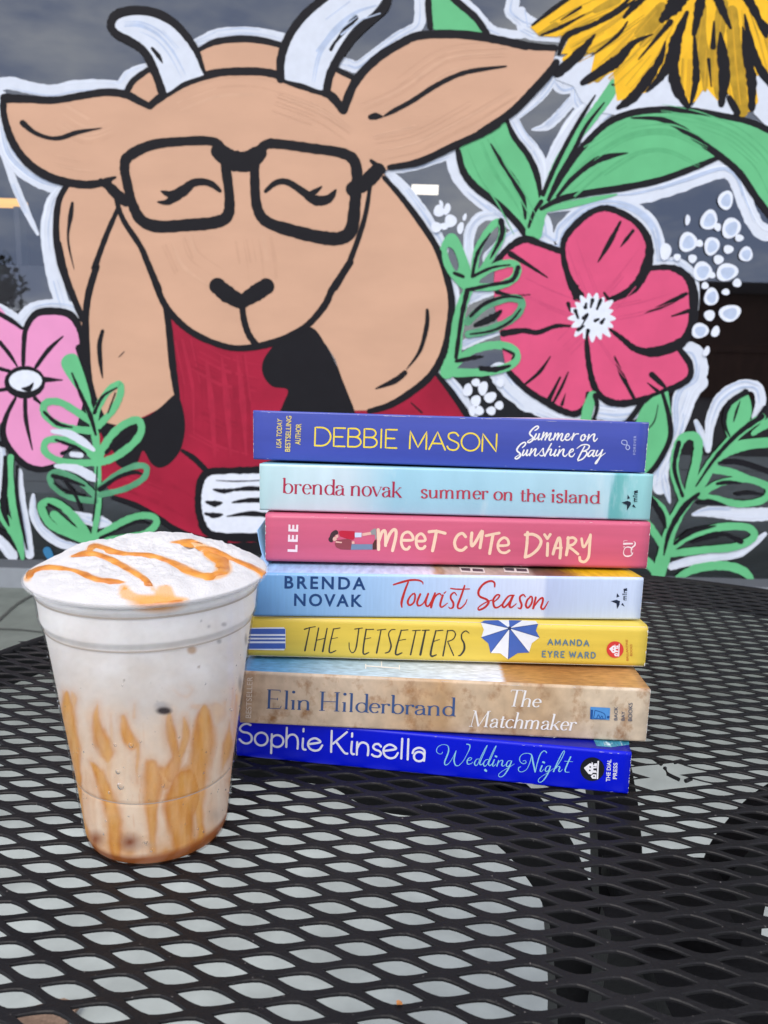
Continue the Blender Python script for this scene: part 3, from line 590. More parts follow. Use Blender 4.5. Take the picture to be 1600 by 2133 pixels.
# face marks
NF = 0
for fr, p, w in [('A', [(125, 682), (190, 735), (270, 765), (340, 765), (430, 735), (565, 711)], [34, 26, 20, 26, 26, 3]), ('B', [(725, 650), (755, 645), (790, 648)], [30, 40, 12]), ('B', [(800, 645), (850, 618), (960, 558), (1080, 480), (1200, 420), (1300, 392), (1478, 368)], [8, 26, 28, 28, 26, 26, 10]),
                 ('A', [(402, 1128), (392, 1200), (378, 1300), (385, 1380), (412, 1495)], [16, 28, 12, 12, 3]), ('D', [(570, 505), (553, 580), (558, 680), (570, 765)], [20, 28, 24, 6]), ('E', [(1040, 655), (1038, 740), (1000, 880), (925, 985)], [18, 26, 22, 4]), ('E', [(915, 1005), (860, 1048), (755, 1092)], [30, 34, 8]),
                 ('D', [(1345, 365), (1357, 450), (1385, 530), (1432, 590)], [36, 36, 36, 34]), ('D', [(1208, 255), (1262, 300), (1340, 345)], [90, 96, 74]), ('D', [(1478, 258), (1420, 295), (1340, 345)], [92, 96, 74])]:
    NF += 1; st('nose' if NF > 7 else 'fur%d' % NF, fr, p, w)
for fr, p, w in [('A', [(895, 1062), (960, 1082), (1020, 1058), (1070, 1018), (1130, 1010), (1180, 1025), (1222, 1060)], [6, 40, 48, 34, 30, 28, 16]), ('A', [(875, 1122), (930, 1122), (990, 1085)], [5, 28, 40]), ('B', [(142, 1062), (200, 1015), (265, 1012), (350, 1065), (420, 1112), (490, 1105), (533, 1055)], [16, 26, 28, 32, 44, 40, 8]), ('B', [(370, 1085), (415, 1065), (452, 1038)], [20, 24, 8])]:
    NF += 1; st('eyeL' if fr == 'A' else 'eyeR', fr, p, [v * 1.3 for v in w])
# glasses
st('glasses', 'A', [(692, 930), (715, 868), (840, 806), (1000, 786), (1170, 784), (1232, 830), (1258, 960), (1275, 1110), (1262, 1200), (1190, 1236), (1040, 1250), (880, 1258), (785, 1222), (735, 1130), (705, 1010)], [52, 56, 52, 46, 48, 50, 50, 52, 58, 66, 64, 64, 58, 50, 48], closed=True)
st('glasses', 'B', [(88, 880), (140, 806), (220, 800), (400, 824), (560, 848), (632, 890), (650, 980), (640, 1110), (620, 1270), (560, 1322), (460, 1320), (300, 1284), (150, 1232), (95, 1150), (82, 1000)], [52, 52, 52, 52, 54, 60, 58, 60, 66, 72, 70, 64, 60, 52, 48], closed=True)
st('glasses', 'A', [(1215, 840), (1290, 888), (1370, 896), (1440, 850)], [80, 104, 108, 80]); st('glasses', 'B', [(630, 1050), (700, 1010), (770, 940)], [80, 80, 70]); st('glasses', 'B', [(728, 892), (790, 945)], [18, 40])
# open book the goat holds
fl('page', 'D', [(1115, 1340), (1160, 1292), (1480, 1278), (1560, 1280), (1560, 1650), (1300, 1650), (1160, 1630), (1120, 1540)])
for p, w in [([(1010, 1168), (1080, 1215), (1145, 1280)], [16, 32, 30]), ([(1560, 1268), (1400, 1278), (1250, 1282), (1160, 1290), (1115, 1340), (1100, 1450), (1112, 1540), (1150, 1620), (1260, 1650), (1560, 1650)], [36, 36, 36, 40, 40, 34, 38, 40, 42, 46]), ([(1185, 1385), (1240, 1395), (1300, 1388), (1400, 1380), (1560, 1392)], [8, 30, 16, 24, 18]), ([(1145, 1455), (1190, 1465), (1230, 1460)], [12, 36, 14]), ([(1290, 1458), (1400, 1445), (1560, 1450)], [8, 30, 24]), ([(1140, 1520), (1190, 1530), (1235, 1525)], [14, 32, 12]), ([(1260, 1535), (1400, 1520), (1560, 1540)], [6, 26, 30]), ([(1200, 1335), (1320, 1340), (1560, 1330)], [4, 8, 4])]:
    st('page_o', 'D', p, w, jit=.3)

# sprig on the left, sprig in the middle, fern on the right
def loop(key, fr, pts, w): st(key, fr, pts, w, jit=.2)
st('sp1', 'D', [(385, 660), (430, 780), (490, 920), (525, 1060), (540, 1200), (545, 1350), (545, 1480), (520, 1650)], [24, 36, 44, 44, 40, 36, 36, 30])
fl('sp1', 'D', [(340, 690), (365, 640), (420, 635), (452, 700), (490, 820), (505, 900), (460, 870), (390, 780)])
for p, w in [([(525, 1010), (545, 930), (600, 840), (660, 800), (670, 850), (630, 940), (550, 1030)], 38), ([(510, 1010), (420, 950), (330, 900), (255, 905), (245, 960), (310, 1020), (420, 1050), (510, 1060)], 40), ([(550, 1215), (600, 1110), (680, 1030), (765, 1000), (785, 1060), (740, 1130), (640, 1205), (560, 1235)], 42), ([(530, 1210), (450, 1150), (350, 1108), (260, 1115), (250, 1175), (330, 1225), (450, 1238), (530, 1235)], 38)]: loop('sp1', 'D', p, w)
for p, w in [([(550, 1380), (640, 1310), (740, 1258), (810, 1260), (800, 1320), (700, 1380), (560, 1415)], 34), ([(530, 1420), (440, 1340), (330, 1288), (280, 1310), (300, 1370), (400, 1430), (530, 1450)], 36)]: loop('sp1d', 'D', p, w)
for p, w in [([(500, 610), (640, 520), (760, 468), (850, 470), (868, 510), (800, 565), (640, 595), (520, 615)], 38), ([(500, 600), (450, 520), (380, 440), (300, 388), (235, 400), (240, 450), (290, 520), (400, 570), (500, 610)], 44), ([(300, 460), (380, 530), (480, 600)], 50)]: loop('sp1', 'G', p, w)
st('sp1w', 'D', [(290, 1062), (380, 1075), (460, 1120), (520, 1165)], [20, 44, 44, 20]); st('sp1w', 'D', [(310, 1255), (420, 1270), (500, 1310), (530, 1330)], [20, 50, 56, 30]); st('sp1w', 'D', [(400, 1190), (450, 1195)], 30)
for p, w in [([(400, 740), (450, 860), (500, 970), (532, 1080)], [10, 22, 26, 14]), ([(525, 960), (570, 870), (650, 820)], [20, 18, 8]), ([(245, 955), (320, 1020), (400, 1040)], [16, 24, 10]), ([(590, 1180), (680, 1090), (760, 1040)], [20, 30, 16]), ([(310, 1110), (420, 1150), (480, 1190)], [14, 22, 10]), ([(555, 1385), (650, 1320), (740, 1290), (790, 1300)], [30, 20, 22, 10]), ([(295, 1310), (370, 1330), (470, 1365)], [26, 24, 12]), ([(300, 1350), (370, 1400), (470, 1420)], [10, 18, 8]), ([(350, 1330), (420, 1420), (450, 1500)], [10, 22, 16]), ([(270, 1470), (340, 1500)], [22, 10]), ([(540, 1260), (530, 1450), (515, 1560)], [8, 12, 10]), ([(345, 1185), (400, 1160)], [22, 10]), ([(600, 560 + 400), (640, 850)], [10, 8]), ([(660, 650), (690, 620)], [4, 4])]: st('sp1o', 'D', p, w, jit=.3)
for p, w in [([(560, 590), (640, 550), (760, 500), (830, 510)], [24, 14, 18, 8]), ([(600, 625), (760, 610)], [8, 8])]: st('sp1o', 'G', p, w)
fl('sp2', 'E', [(1110, 320), (1150, 240), (1200, 240), (1250, 340), (1295, 490), (1250, 545), (1170, 470), (1115, 380)], holes=[Z('E', [(1150, 310), (1185, 320), (1215, 400), (1200, 440), (1165, 380)])])
st('sp2', 'E', [(1300, 480), (1270, 540), (1230, 640), (1205, 780), (1190, 900), (1150, 1000)], [40, 50, 60, 70, 76, 80])
for p, w in [([(1300, 490), (1315, 340), (1380, 215), (1440, 165), (1455, 240), (1400, 350), (1310, 490)], 40), ([(1290, 490), (1380, 430), (1490, 395), (1540, 415), (1520, 480), (1420, 525), (1290, 525)], 44)]: loop('sp2', 'E', p, w)
for p, w in [([(1265, 720), (1360, 635), (1490, 590), (1565, 610), (1530, 690), (1400, 760), (1270, 790)], 44)]: loop('sp2d', 'E', p, w)
loop('sp2', 'E', [(1180, 970), (1290, 880), (1430, 850), (1525, 880), (1520, 950), (1400, 995), (1190, 1005)], 46)
for p, w in [([(1290, 470), (1320, 340), (1390, 230)], [16, 24, 8]), ([(1450, 160), (1455, 240), (1390, 370)], [34, 30, 8]), ([(1110, 330), (1120, 400), (1160, 470)], [20, 24, 10]), ([(1260, 560), (1230, 700), (1200, 920)], [30, 26, 22]), ([(1260, 545), (1400, 515), (1510, 490), (1545, 420)], [24, 20, 24, 30]), ([(1290, 470), (1400, 420), (1500, 405)], [22, 16, 8]), ([(1280, 690), (1360, 620), (1480, 580), (1570, 590)], [20, 22, 18, 8]), ([(1310, 740), (1400, 700), (1450, 660)], [24, 44, 16]), ([(1200, 940), (1300, 920), (1350, 915)], [20, 26, 8]), ([(1340, 980), (1420, 985), (1500, 965)], [30, 34, 14]), ([(1280, 790), (1400, 770), (1500, 720), (1560, 650)], [10, 14, 16, 8]), ([(1460, 870), (1520, 900), (1510, 930)], [8, 16, 8]), ([(1190, 450), (1240, 470)], [20, 20])]: st('sp2o', 'E', p, w, jit=.3)
fl('fleaf', 'F', [(860, 1290), (900, 1190), (960, 1140), (1045, 1105), (1065, 1250), (1050, 1390), (990, 1510), (920, 1600), (840, 1600)], smooth=False); st('fleaf', 'F', [(585, 1280), (600, 1200), (625, 1130)], [60, 60, 50])
st('fleaf_o', 'F', [(1015, 1120), (1050, 1250), (1055, 1370), (985, 1510), (920, 1580)], [18, 26, 30, 28, 24]); st('fleaf_o', 'F', [(990, 1180), (965, 1280), (900, 1340)], [4, 8, 6]); st('fleaf_o', 'F', [(640, 1130), (650, 1200), (620, 1290)], [30, 20, 16]); st('fleaf_o', 'F', [(900, 1170), (850, 1240), (800, 1300)], [30, 30, 24])
st('fern', 'H', [(860, 1300), (905, 1150), (945, 990), (1020, 830), (1130, 690), (1240, 510), (1390, 340), (1560, 220)], [90, 90, 80, 80, 80, 70, 60, 50])
fl('fern', 'H', [(1310, 250), (1345, 130), (1430, 45), (1480, 100), (1485, 220), (1410, 330), (1335, 355)])
for p, w in [([(1035, 770), (975, 580), (1000, 410), (1060, 345), (1130, 370), (1125, 500), (1070, 720)], 58), ([(1230, 520), (1330, 440), (1480, 400), (1680, 385)], [50, 80, 76, 60]), ([(1200, 560), (1360, 590), (1500, 640), (1680, 700)], [60, 50, 40, 40]), ([(1150, 735), (1280, 660), (1460, 635), (1600, 690), (1570, 770), (1420, 800), (1270, 770), (1150, 745)], 46), ([(960, 1090), (1080, 1010), (1270, 955), (1460, 955), (1505, 1020), (1380, 1085), (1180, 1105), (960, 1130)], 50), ([(1000, 1290), (1120, 1230), (1300, 1210), (1440, 1250), (1490, 1330)], [40, 60, 60, 60, 50]), ([(960, 980), (890, 830), (810, 750)], [50, 56, 30]), ([(910, 1090), (820, 960), (780, 900)], [50, 50, 30]), ([(870, 1280), (800, 1190), (760, 1150)], [60, 60, 40]), ([(1500, 330), (1600, 260), (1680, 230)], [30, 60, 60])]: loop('fern', 'H', p, w)
for p, w in [([(905, 1140), (945, 980), (1040, 820), (1140, 730)], [10, 36, 44, 20]), ([(1120, 680), (1250, 490), (1400, 330), (1560, 215)], [10, 28, 34, 40]), ([(1345, 350), (1310, 250), (1345, 130), (1450, 55)], [8, 26, 34, 44]), ([(1370, 250), (1390, 180), (1415, 110)], [8, 20, 4]), ([(1030, 745), (975, 560), (1005, 390)], [22, 26, 34]), ([(1270, 525), (1400, 520), (1540, 560), (1680, 610)], [16, 44, 40, 36]), ([(1260, 665), (1330, 655), (1420, 660)], [22, 30, 10]), ([(1390, 735), (1480, 725), (1570, 738)], [20, 28, 12]), ([(1130, 795), (1210, 785), (1310, 805)], [20, 44, 10]), ([(975, 1065), (1090, 985), (1250, 945)], [20, 40, 10]), ([(1090, 1060), (1230, 1010), (1320, 1005), (1420, 1050)], [8, 50, 20, 40]), ([(820, 760), (890, 870), (920, 960)], [30, 44, 10]), ([(1520, 230), (1580, 160)], [10, 34]), ([(1440, 1290), (1490, 1340)], [10, 26])]: st('ferno', 'H', p, w, jit=.3)
# white blossom dots
for fr, L_ in [('F', [(1365, 45, 42, 54, .2), (1272, 155, 46, 58, .4), (1395, 200, 50, 60, .5), (1155, 278, 50, 56, .4), (1287, 300, 42, 52, .3), (1477, 345, 38, 42, .3), (1235, 440, 52, 55, .6), (1372, 445, 62, 48, -.3), (1285, 582, 40, 50, .2), (1388, 672, 62, 46, -.2), (1222, 770, 48, 42, -.3), (1030, 330, 32, 48, .1), (1320, 195, 20, 22, 0), (1440, 255, 24, 20, 0), (1218, 285, 22, 20, 0), (1380, 318, 28, 24, 0), (1095, 362, 20, 20, 0), (1180, 370, 24, 24, 0), (1325, 375, 28, 26, 0), (1290, 462, 18, 18, 0), (1250, 520, 20, 20, 0), (1365, 555, 22, 18, 0), (1428, 505, 24, 24, 0), (1275, 685, 30, 30, 0), (1308, 775, 22, 32, .4), (1258, 885, 16, 30, .4), (1153, 155, 14, 30, .1)]),
               ('E', [(1105, 105, 30, 34, 0), (1150, 95, 18, 34, .3), (1170, 160, 34, 36, 0), (1090, 195, 30, 30, 0), (1225, 200, 18, 34, .2), (1135, 190, 24, 20, 0), (1248, 140, 10, 22, .3), (1118, 65, 10, 22, -.3), (1265, 1100, 26, 36, .2), (1310, 1058, 24, 22, 0), (1350, 1090, 26, 40, .2), (1310, 1160, 28, 32, .3), (1390, 1140, 36, 28, -.5), (1440, 1185, 24, 24, 0), (1330, 1215, 24, 26, 0), (1395, 1215, 26, 24, 0), (1445, 1060, 22, 24, 0), (1290, 1215, 20, 30, 0)])]:
    for x, y, rx, ry, ro in L_:
        c = Z(fr, [(x, y)])[0]; s_ = FR[fr][2]
        ND = globals().get('ND', 0) + 1
        ellipse(B_('dot%d' % ND), MS, c[0], c[1], rx / s_, ry / s_, ro, wob=.06)
        if rx > 36: ellipse(B_('dotc%d' % ND), MS, c[0] + 1, c[1] + 1, rx * .62 / s_, ry * .66 / s_, ro, wob=.1)

def put(key, name, m, parent=None, label=None):
    if key not in mbs: raise KeyError(key)
    p = parent or shop
    o = mbs.pop(key).build(name, PT[m], None, label=label); o.parent = p
    if p is shop: o.matrix_parent_inverse = Matrix.Translation((0, -WY, 0))
    return o
f = put('halo', 'white_brush_halo', 'white'); put('halo_s', 'thin_streaks', 'wstreak', f); put('halo_t', 'thick_streaks', 'wthick', f)
g = put('goat', 'painted_goat', 'tan', label='tan painted goat with closed eyes reading a book')
put('goat_o', 'outline', 'black', g); put('goat_s', 'thin_streaks', 'tans', g); put('goat_w', 'pale_streaks', 'tanw', g); put('red_s', 'thin_red_streaks', 'reds', g); put('red_w', 'pale_red_streaks', 'redw', g); put('nose', 'nose', 'black', g, 'black nose with mouth line'); put('eyeL', 'eyelid', 'black', g); put('eyeR', 'eyelid', 'black', g)
for k in range(1, 8): put('fur%d' % k, 'fur_line', 'black', g)
put('glasses', 'glasses', 'black', g, 'thick square black glasses'); put('red', 'sweater', 'red', g)
put('red_o', 'sweater_outline', 'black', g); put('hoof_a', 'hoof', 'black', g); put('hoof_b', 'hoof', 'black', g)
put('page', 'open_book', 'wpure', g); put('page_o', 'page_lines', 'black', g)
for k in ('a', 'b'):
    put('horn_' + k, 'horn', 'white', g); put('horn_%s_o' % k, 'horn_outline', 'black', g); put('horn_%s_m' % k, 'horn_nick', 'black', g); put('horn_%s_s' % k, 'brush_streaks', 'wstreak', g)
f = put('pink', 'painted_flower', 'pink', label='big hot pink flower'); put('pink_o', 'outline', 'black', f); put('pink_c', 'flower_center', 'wpure', f); put('pink_co', 'stamen_marks', 'black', f); put('pink_s', 'brush_streaks', 'pinks', f)
f = put('lpink', 'painted_flower', 'lpink', label='light pink flower with white eye'); put('lpink_o', 'outline', 'black', f); put('lpink_c', 'flower_center', 'wpure', f); put('lpink_co', 'center_mark', 'black', f); put('lstem', 'stem', 'green', f); put('lstem_o', 'stem_outline', 'black', f)
f = put('yel', 'painted_flower', 'yellow', label='yellow flower with black streaked petals'); put('yel_m', 'petal_streaks', 'mustard', f); put('yel_s', 'brush_streaks', 'yels', f); put('yel_o', 'outline', 'black', f)
for k in 'abc':
    f = put('leaf_' + k, 'painted_leaf', 'green'); put('leaf_%s_o' % k, 'outline', 'black', f)
put('leaf_s', 'leaf_brush_streaks', 'lgreen'); f = put('stem_a', 'painted_stem', 'green'); put('stem_a_o', 'outline', 'black', f)
f = put('fleaf', 'painted_leaf', 'green'); put('fleaf_o', 'outline', 'black', f)
f = put('sp1', 'painted_sprig', 'green'); put('sp1d', 'faded_leaves', 'dgreen', f); put('sp1w', 'white_strokes', 'white', f); put('sp1o', 'outline', 'black', f)
f = put('sp2', 'painted_sprig', 'green'); put('sp2d', 'faded_leaves', 'dgreen', f); put('sp2o', 'outline', 'black', f)
f = put('fern', 'painted_fern', 'green'); put('ferno', 'outline', 'black', f)

for k in range(1, ND + 1):
    f = put('dot%d' % k, 'painted_blossom', 'wpure')
    if 'dotc%d' % k in mbs: put('dotc%d' % k, 'blossom_center', 'wstreak', f)
put('bluemark', 'blue_mark', 'blue')

# ================================================================== THE TABLE
TC = Vector((.15, .325)); TR = .466
steel = mat('black_coated_steel', (48, 47, 51), rough=.42, var=.35, scale=16, bump=.3, bscale=420, k=.28, spec=.2)
steel2 = mat('black_leg_paint', (38, 38, 42), rough=.6, var=.35, scale=14, bump=.3, bscale=300, k=.5, dark=(18, 18, 21), spec=.2)
def dusty(m):
    t, b_, N, Lk = nodes(m); src = b_.inputs['Base Color'].links[0].from_socket; tcn = N.new('ShaderNodeTexCoord')
    n1 = N.new('ShaderNodeTexNoise'); n1.inputs['Scale'].default_value = 520; n1.inputs['Detail'].default_value = 3; Lk(tcn.outputs['Object'], n1.inputs['Vector'])
    n2 = N.new('ShaderNodeTexNoise'); n2.inputs['Scale'].default_value = 11; n2.inputs['Detail'].default_value = 5; Lk(tcn.outputs['Object'], n2.inputs['Vector'])
    a1 = N.new('ShaderNodeMapRange'); a1.inputs[1].default_value = .71; a1.inputs[2].default_value = .76; Lk(n1.outputs['Fac'], a1.inputs[0])
    a2 = N.new('ShaderNodeMapRange'); a2.inputs[1].default_value = .5; a2.inputs[2].default_value = .8; a2.inputs[4].default_value = .07; Lk(n2.outputs['Fac'], a2.inputs[0])
    mx_ = N.new('ShaderNodeMath'); mx_.operation = 'MAXIMUM'; Lk(a1.outputs[0], mx_.inputs[0]); Lk(a2.outputs[0], mx_.inputs[1])
    mm = N.new('ShaderNodeMix'); mm.data_type = 'RGBA'; Lk(mx_.outputs[0], mm.inputs[0]); Lk(src, mm.inputs[6]); mm.inputs[7].default_value = (.11, .10, .095, 1); Lk(mm.outputs[2], b_.inputs['Base Color'])
dusty(steel)
table = tag(empty('cafe_table', (TC.x, TC.y, 0)), 'round black outdoor table with a diamond mesh metal top, torn beside the books', 'table')
LV = np.array([.03035, -.00492]); SVv = np.array([-.00218, -.01262]); OV = np.array([-.03775, .32941])
av = (LV - SVv) / 2; bv = (LV + SVv) / 2
def table_part(mb, name, m, smooth=False, label=None):
    o = mb.build(name, m, None, smooth, label); o.parent = table; o.matrix_parent_inverse = Matrix.Translation((-TC.x, -TC.y, 0)); return o
torn = [at_z(1392, 1592, TZ), at_z(1415, 1622, TZ), at_z(1370, 1628, TZ), at_z(1352, 1596, TZ), at_z(1440, 1606, TZ)]
V = []; Fc = []; K = 16; TH = .0011
lens = []
for k in range(K):       # a hole: pointed at both ends, full in the middle
    q = k / K
    s_ = 1 - 4 * q if q < .5 else 4 * q - 3
    sg = -1 if q < .5 else 1
    lens.append((.355 * s_, sg * .300 * (1 - abs(s_) ** 1.5)))
for i in range(-60, 61):
    for j in range(-80, 81):
        c = OV + i * av + j * bv
        r = math.hypot(c[0] - TC.x, c[1] - TC.y)
        if r > TR - .006: continue
        if c[1] < -.06: continue
        if any(math.hypot(c[0] - p.x, c[1] - p.y) < .0068 for p in torn): continue
        base = len(V)
        wob = (random.random() - .5) * .02
        sag = 0.0
        for ring, (sx_, sy_, dz) in enumerate(((0, 0, 0.0), (1.05, 1.10, 0.0), (1.0, 1.0, -.0004), (.985, .96, -TH))):
            for k in range(K):
                x, y = lens[k]
                if ring == 0:      # the rhombus round the hole
                    q = k / K; s_ = 1 - 4 * q if q < .5 else 4 * q - 3; sg = -1 if q < .5 else 1
                    x = .5 * s_; y = sg * .5 * (1 - abs(s_))
                else: x *= sx_; y *= sy_ * (1 + wob)
                p = c + LV * x + SVv * y
                V.append((p[0], p[1], TZ + dz + sag))
        for ring in range(3):
            for k in range(K):
                k2 = (k + 1) % K
                Fc.append((base + ring * K + k2, base + ring * K + k, base + (ring + 1) * K + k, base + (ring + 1) * K + k2))
mb = MB(); mb.add(V, Fc)
table_part(mb, 'mesh_top', steel)
mb = MB()
prof = [(TR - .007, TZ - .003), (TR - .007, TZ + .0012), (TR - .002, TZ + .0012), (TR, TZ - .001), (TR, TZ - .027), (TR - .003, TZ - .027), (TR - .003, TZ - .003), (TR - .007, TZ - .003)]
mb.lathe(prof, 160, (TC.x, TC.y)); table_part(mb, 'rim', steel2, True)
# bent strap legs gathered by a plate under the top
def yplane(px, Y): return [at_y(x, y, Y) for x, y in px]
def leg(pts, w, th, name='leg'):
    mb = MB(); C = [Vector(p) for p in catmull([tuple(p) for p in pts], False, 6)] if False else pts
    C = [Vector(tuple(q)) for q in catmull3(pts)]
    vs = []; fs = []
    for i, p in enumerate(C):
        t = (C[min(i + 1, len(C) - 1)] - C[max(i - 1, 0)]).normalized()
        n_ = Vector((0, 1, 0)); b_ = t.cross(n_).normalized(); n_ = b_.cross(t).normalized()
        for sx, sy in ((-1, -1), (1, -1), (1, 1), (-1, 1)): vs.append(p + b_ * (sx * w / 2) + n_ * (sy * th / 2))
    for i in range(len(C) - 1):
        for k in range(4): fs.append((4 * i + k, 4 * i + (k + 1) % 4, 4 * i + 4 + (k + 1) % 4, 4 * i + 4 + k))
    fs += [(3, 2, 1, 0), tuple(4 * (len(C) - 1) + k for k in range(4))]
    mb.add(vs, fs); return table_part(mb, name, steel2)
def catmull3(pts, n=6):
    P = [np.array(tuple(p), float) for p in pts]; out = []
    for i in range(len(P) - 1):
        a, b, c, d = P[max(i - 1, 0)], P[i], P[i + 1], P[min(i + 2, len(P) - 1)]
        for k in range(n):
            t = k / n; out.append(.5 * ((2 * b) + (-a + c) * t + (2 * a - 5 * b + 4 * c - d) * t * t + (-a + 3 * b - 3 * c + d) * t ** 3))
    out.append(P[-1]); return out
YL = .425
l1 = yplane([(660, 1604), (800, 1612), (940, 1632), (1050, 1682), (1130, 1765), (1180, 1860), (1196, 1980), (1200, 2150)], YL)
l1[0].z = TZ - .012; l1 = [Vector((l1[0].x - .12, YL, TZ - .010))] + l1
l1 += [Vector((l1[-1].x, YL, .42)), Vector((l1[-1].x - .05, YL, .2)), Vector((l1[-1].x - .2, YL, .012))]
leg(l1, .030, .030)
l2 = yplane([(1760, 1640), (1640, 1700), (1575, 1760), (1530, 1830), (1515, 1940), (1516, 2150)], YL - .005)
l2 += [Vector((l2[-1].x, YL, .42)), Vector((l2[-1].x + .06, YL, .2)), Vector((l2[-1].x + .2, YL, .012))]
leg(l2, .026, .030)
pc = at_y(1297, 1800, .46)
leg([Vector((pc.x - .005, .74, TZ - .02)), Vector((pc.x, .56, TZ - .05)), Vector((pc.x, .47, TZ - .12)), Vector((pc.x, .45, .4)), Vector((pc.x, .5, .2)), Vector((pc.x, .66, .012))], .029, .02)
pn = at_y(1372, 1990, .37)
leg([Vector((pn.x, .36, TZ - .07)), Vector((pn.x, .37, TZ - .16)), Vector((pn.x, .37, .4)), Vector((pn.x, .30, .2)), Vector((pn.x, .06, .012))], .066, .02)
q0 = at_y(1250, 1900, YL); q1 = at_y(1480, 1850, YL)
mb = MB(); zt = at_y(1400, 1852, .40).z
mb.box(q0.x, q1.x, .30, .43, zt - .012, zt); table_part(mb, 'brace_plate', steel2)
# torn strands
mb = MB()
for px in ([(1352, 1572), (1366, 1583), (1378, 1592)], [(1385, 1600), (1392, 1613), (1402, 1618), (1415, 1624)], [(1405, 1588), (1418, 1585), (1432, 1590)], [(1428, 1627), (1440, 1622)]):
    mb.tube([at_z(x, y, TZ - .0012) for x, y in px], .0011, 6)
table_part(mb, 'broken_strand', steel)

# ================================================================== THE BOOKS
BK = {}
spec = [  # key, spine corners in the photograph: top left, top right, bottom right, bottom left; fixed thickness or None
    ('blue', (499, 1490), (1313, 1560), (1308, 1656), (493, 1576), .0226), ('sand', (512, 1398), (1350, 1437), (1345, 1547), (500, 1507), None),
    ('yellow', (520, 1286), (1345, 1301), (1343, 1392), (514, 1369), None), ('sky', (530, 1191), (1338, 1206), (1333, 1292), (525, 1284), None),
    ('pink', (553, 1066), (1351, 1093), (1347, 1186), (553, 1170), None), ('teal', (545, 963), (1356, 991), (1353, 1085), (541, 1063), None),
    ('indigo', (528, 850), (1347, 884), (1343, 985), (528, 957), None)]
zb = TZ + .0002
for key, tl, trr, br, bl, fixed in spec:
    l = at_z(*bl, zb); r = at_z(*br, zb); th = []
    for P, q in ((l, tl), (r, trr)):
        lo, hi = 0, .08
        for _ in range(40):
            m_ = (lo + hi) / 2
            if proj(P + Vector((0, 0, m_)))[1] > q[1]: lo = m_
            else: hi = m_
        th.append(lo)
    th = fixed or sum(th) / 2
    u = (r - l); ln = u.length; yaw = math.atan2(u.y, u.x)
    BK[key] = dict(o=l, t=th, len=ln, yaw=yaw)
    print('book', key, 'z %.4f t %.4f len %.4f yaw %.1f y %.3f' % (zb - TZ, th, ln, math.degrees(yaw), l.y))
    zb += th + .0003
TILT = dict(zip(['blue', 'sand', 'yellow', 'sky', 'pink', 'teal', 'indigo', 'end'], [0, .03, .045, .055, .062, .072, .084, .096]))
NEXT = dict(zip(list(TILT)[:-1], list(TILT)[1:]))
paper = mat('page_edges', (226, 218, 198), rough=.9, var=.12, scale=60, stretch=(1, 1, 60), k=.85)
worn = mat('worn_paper', (236, 232, 228), rough=.9, var=.1, scale=80)
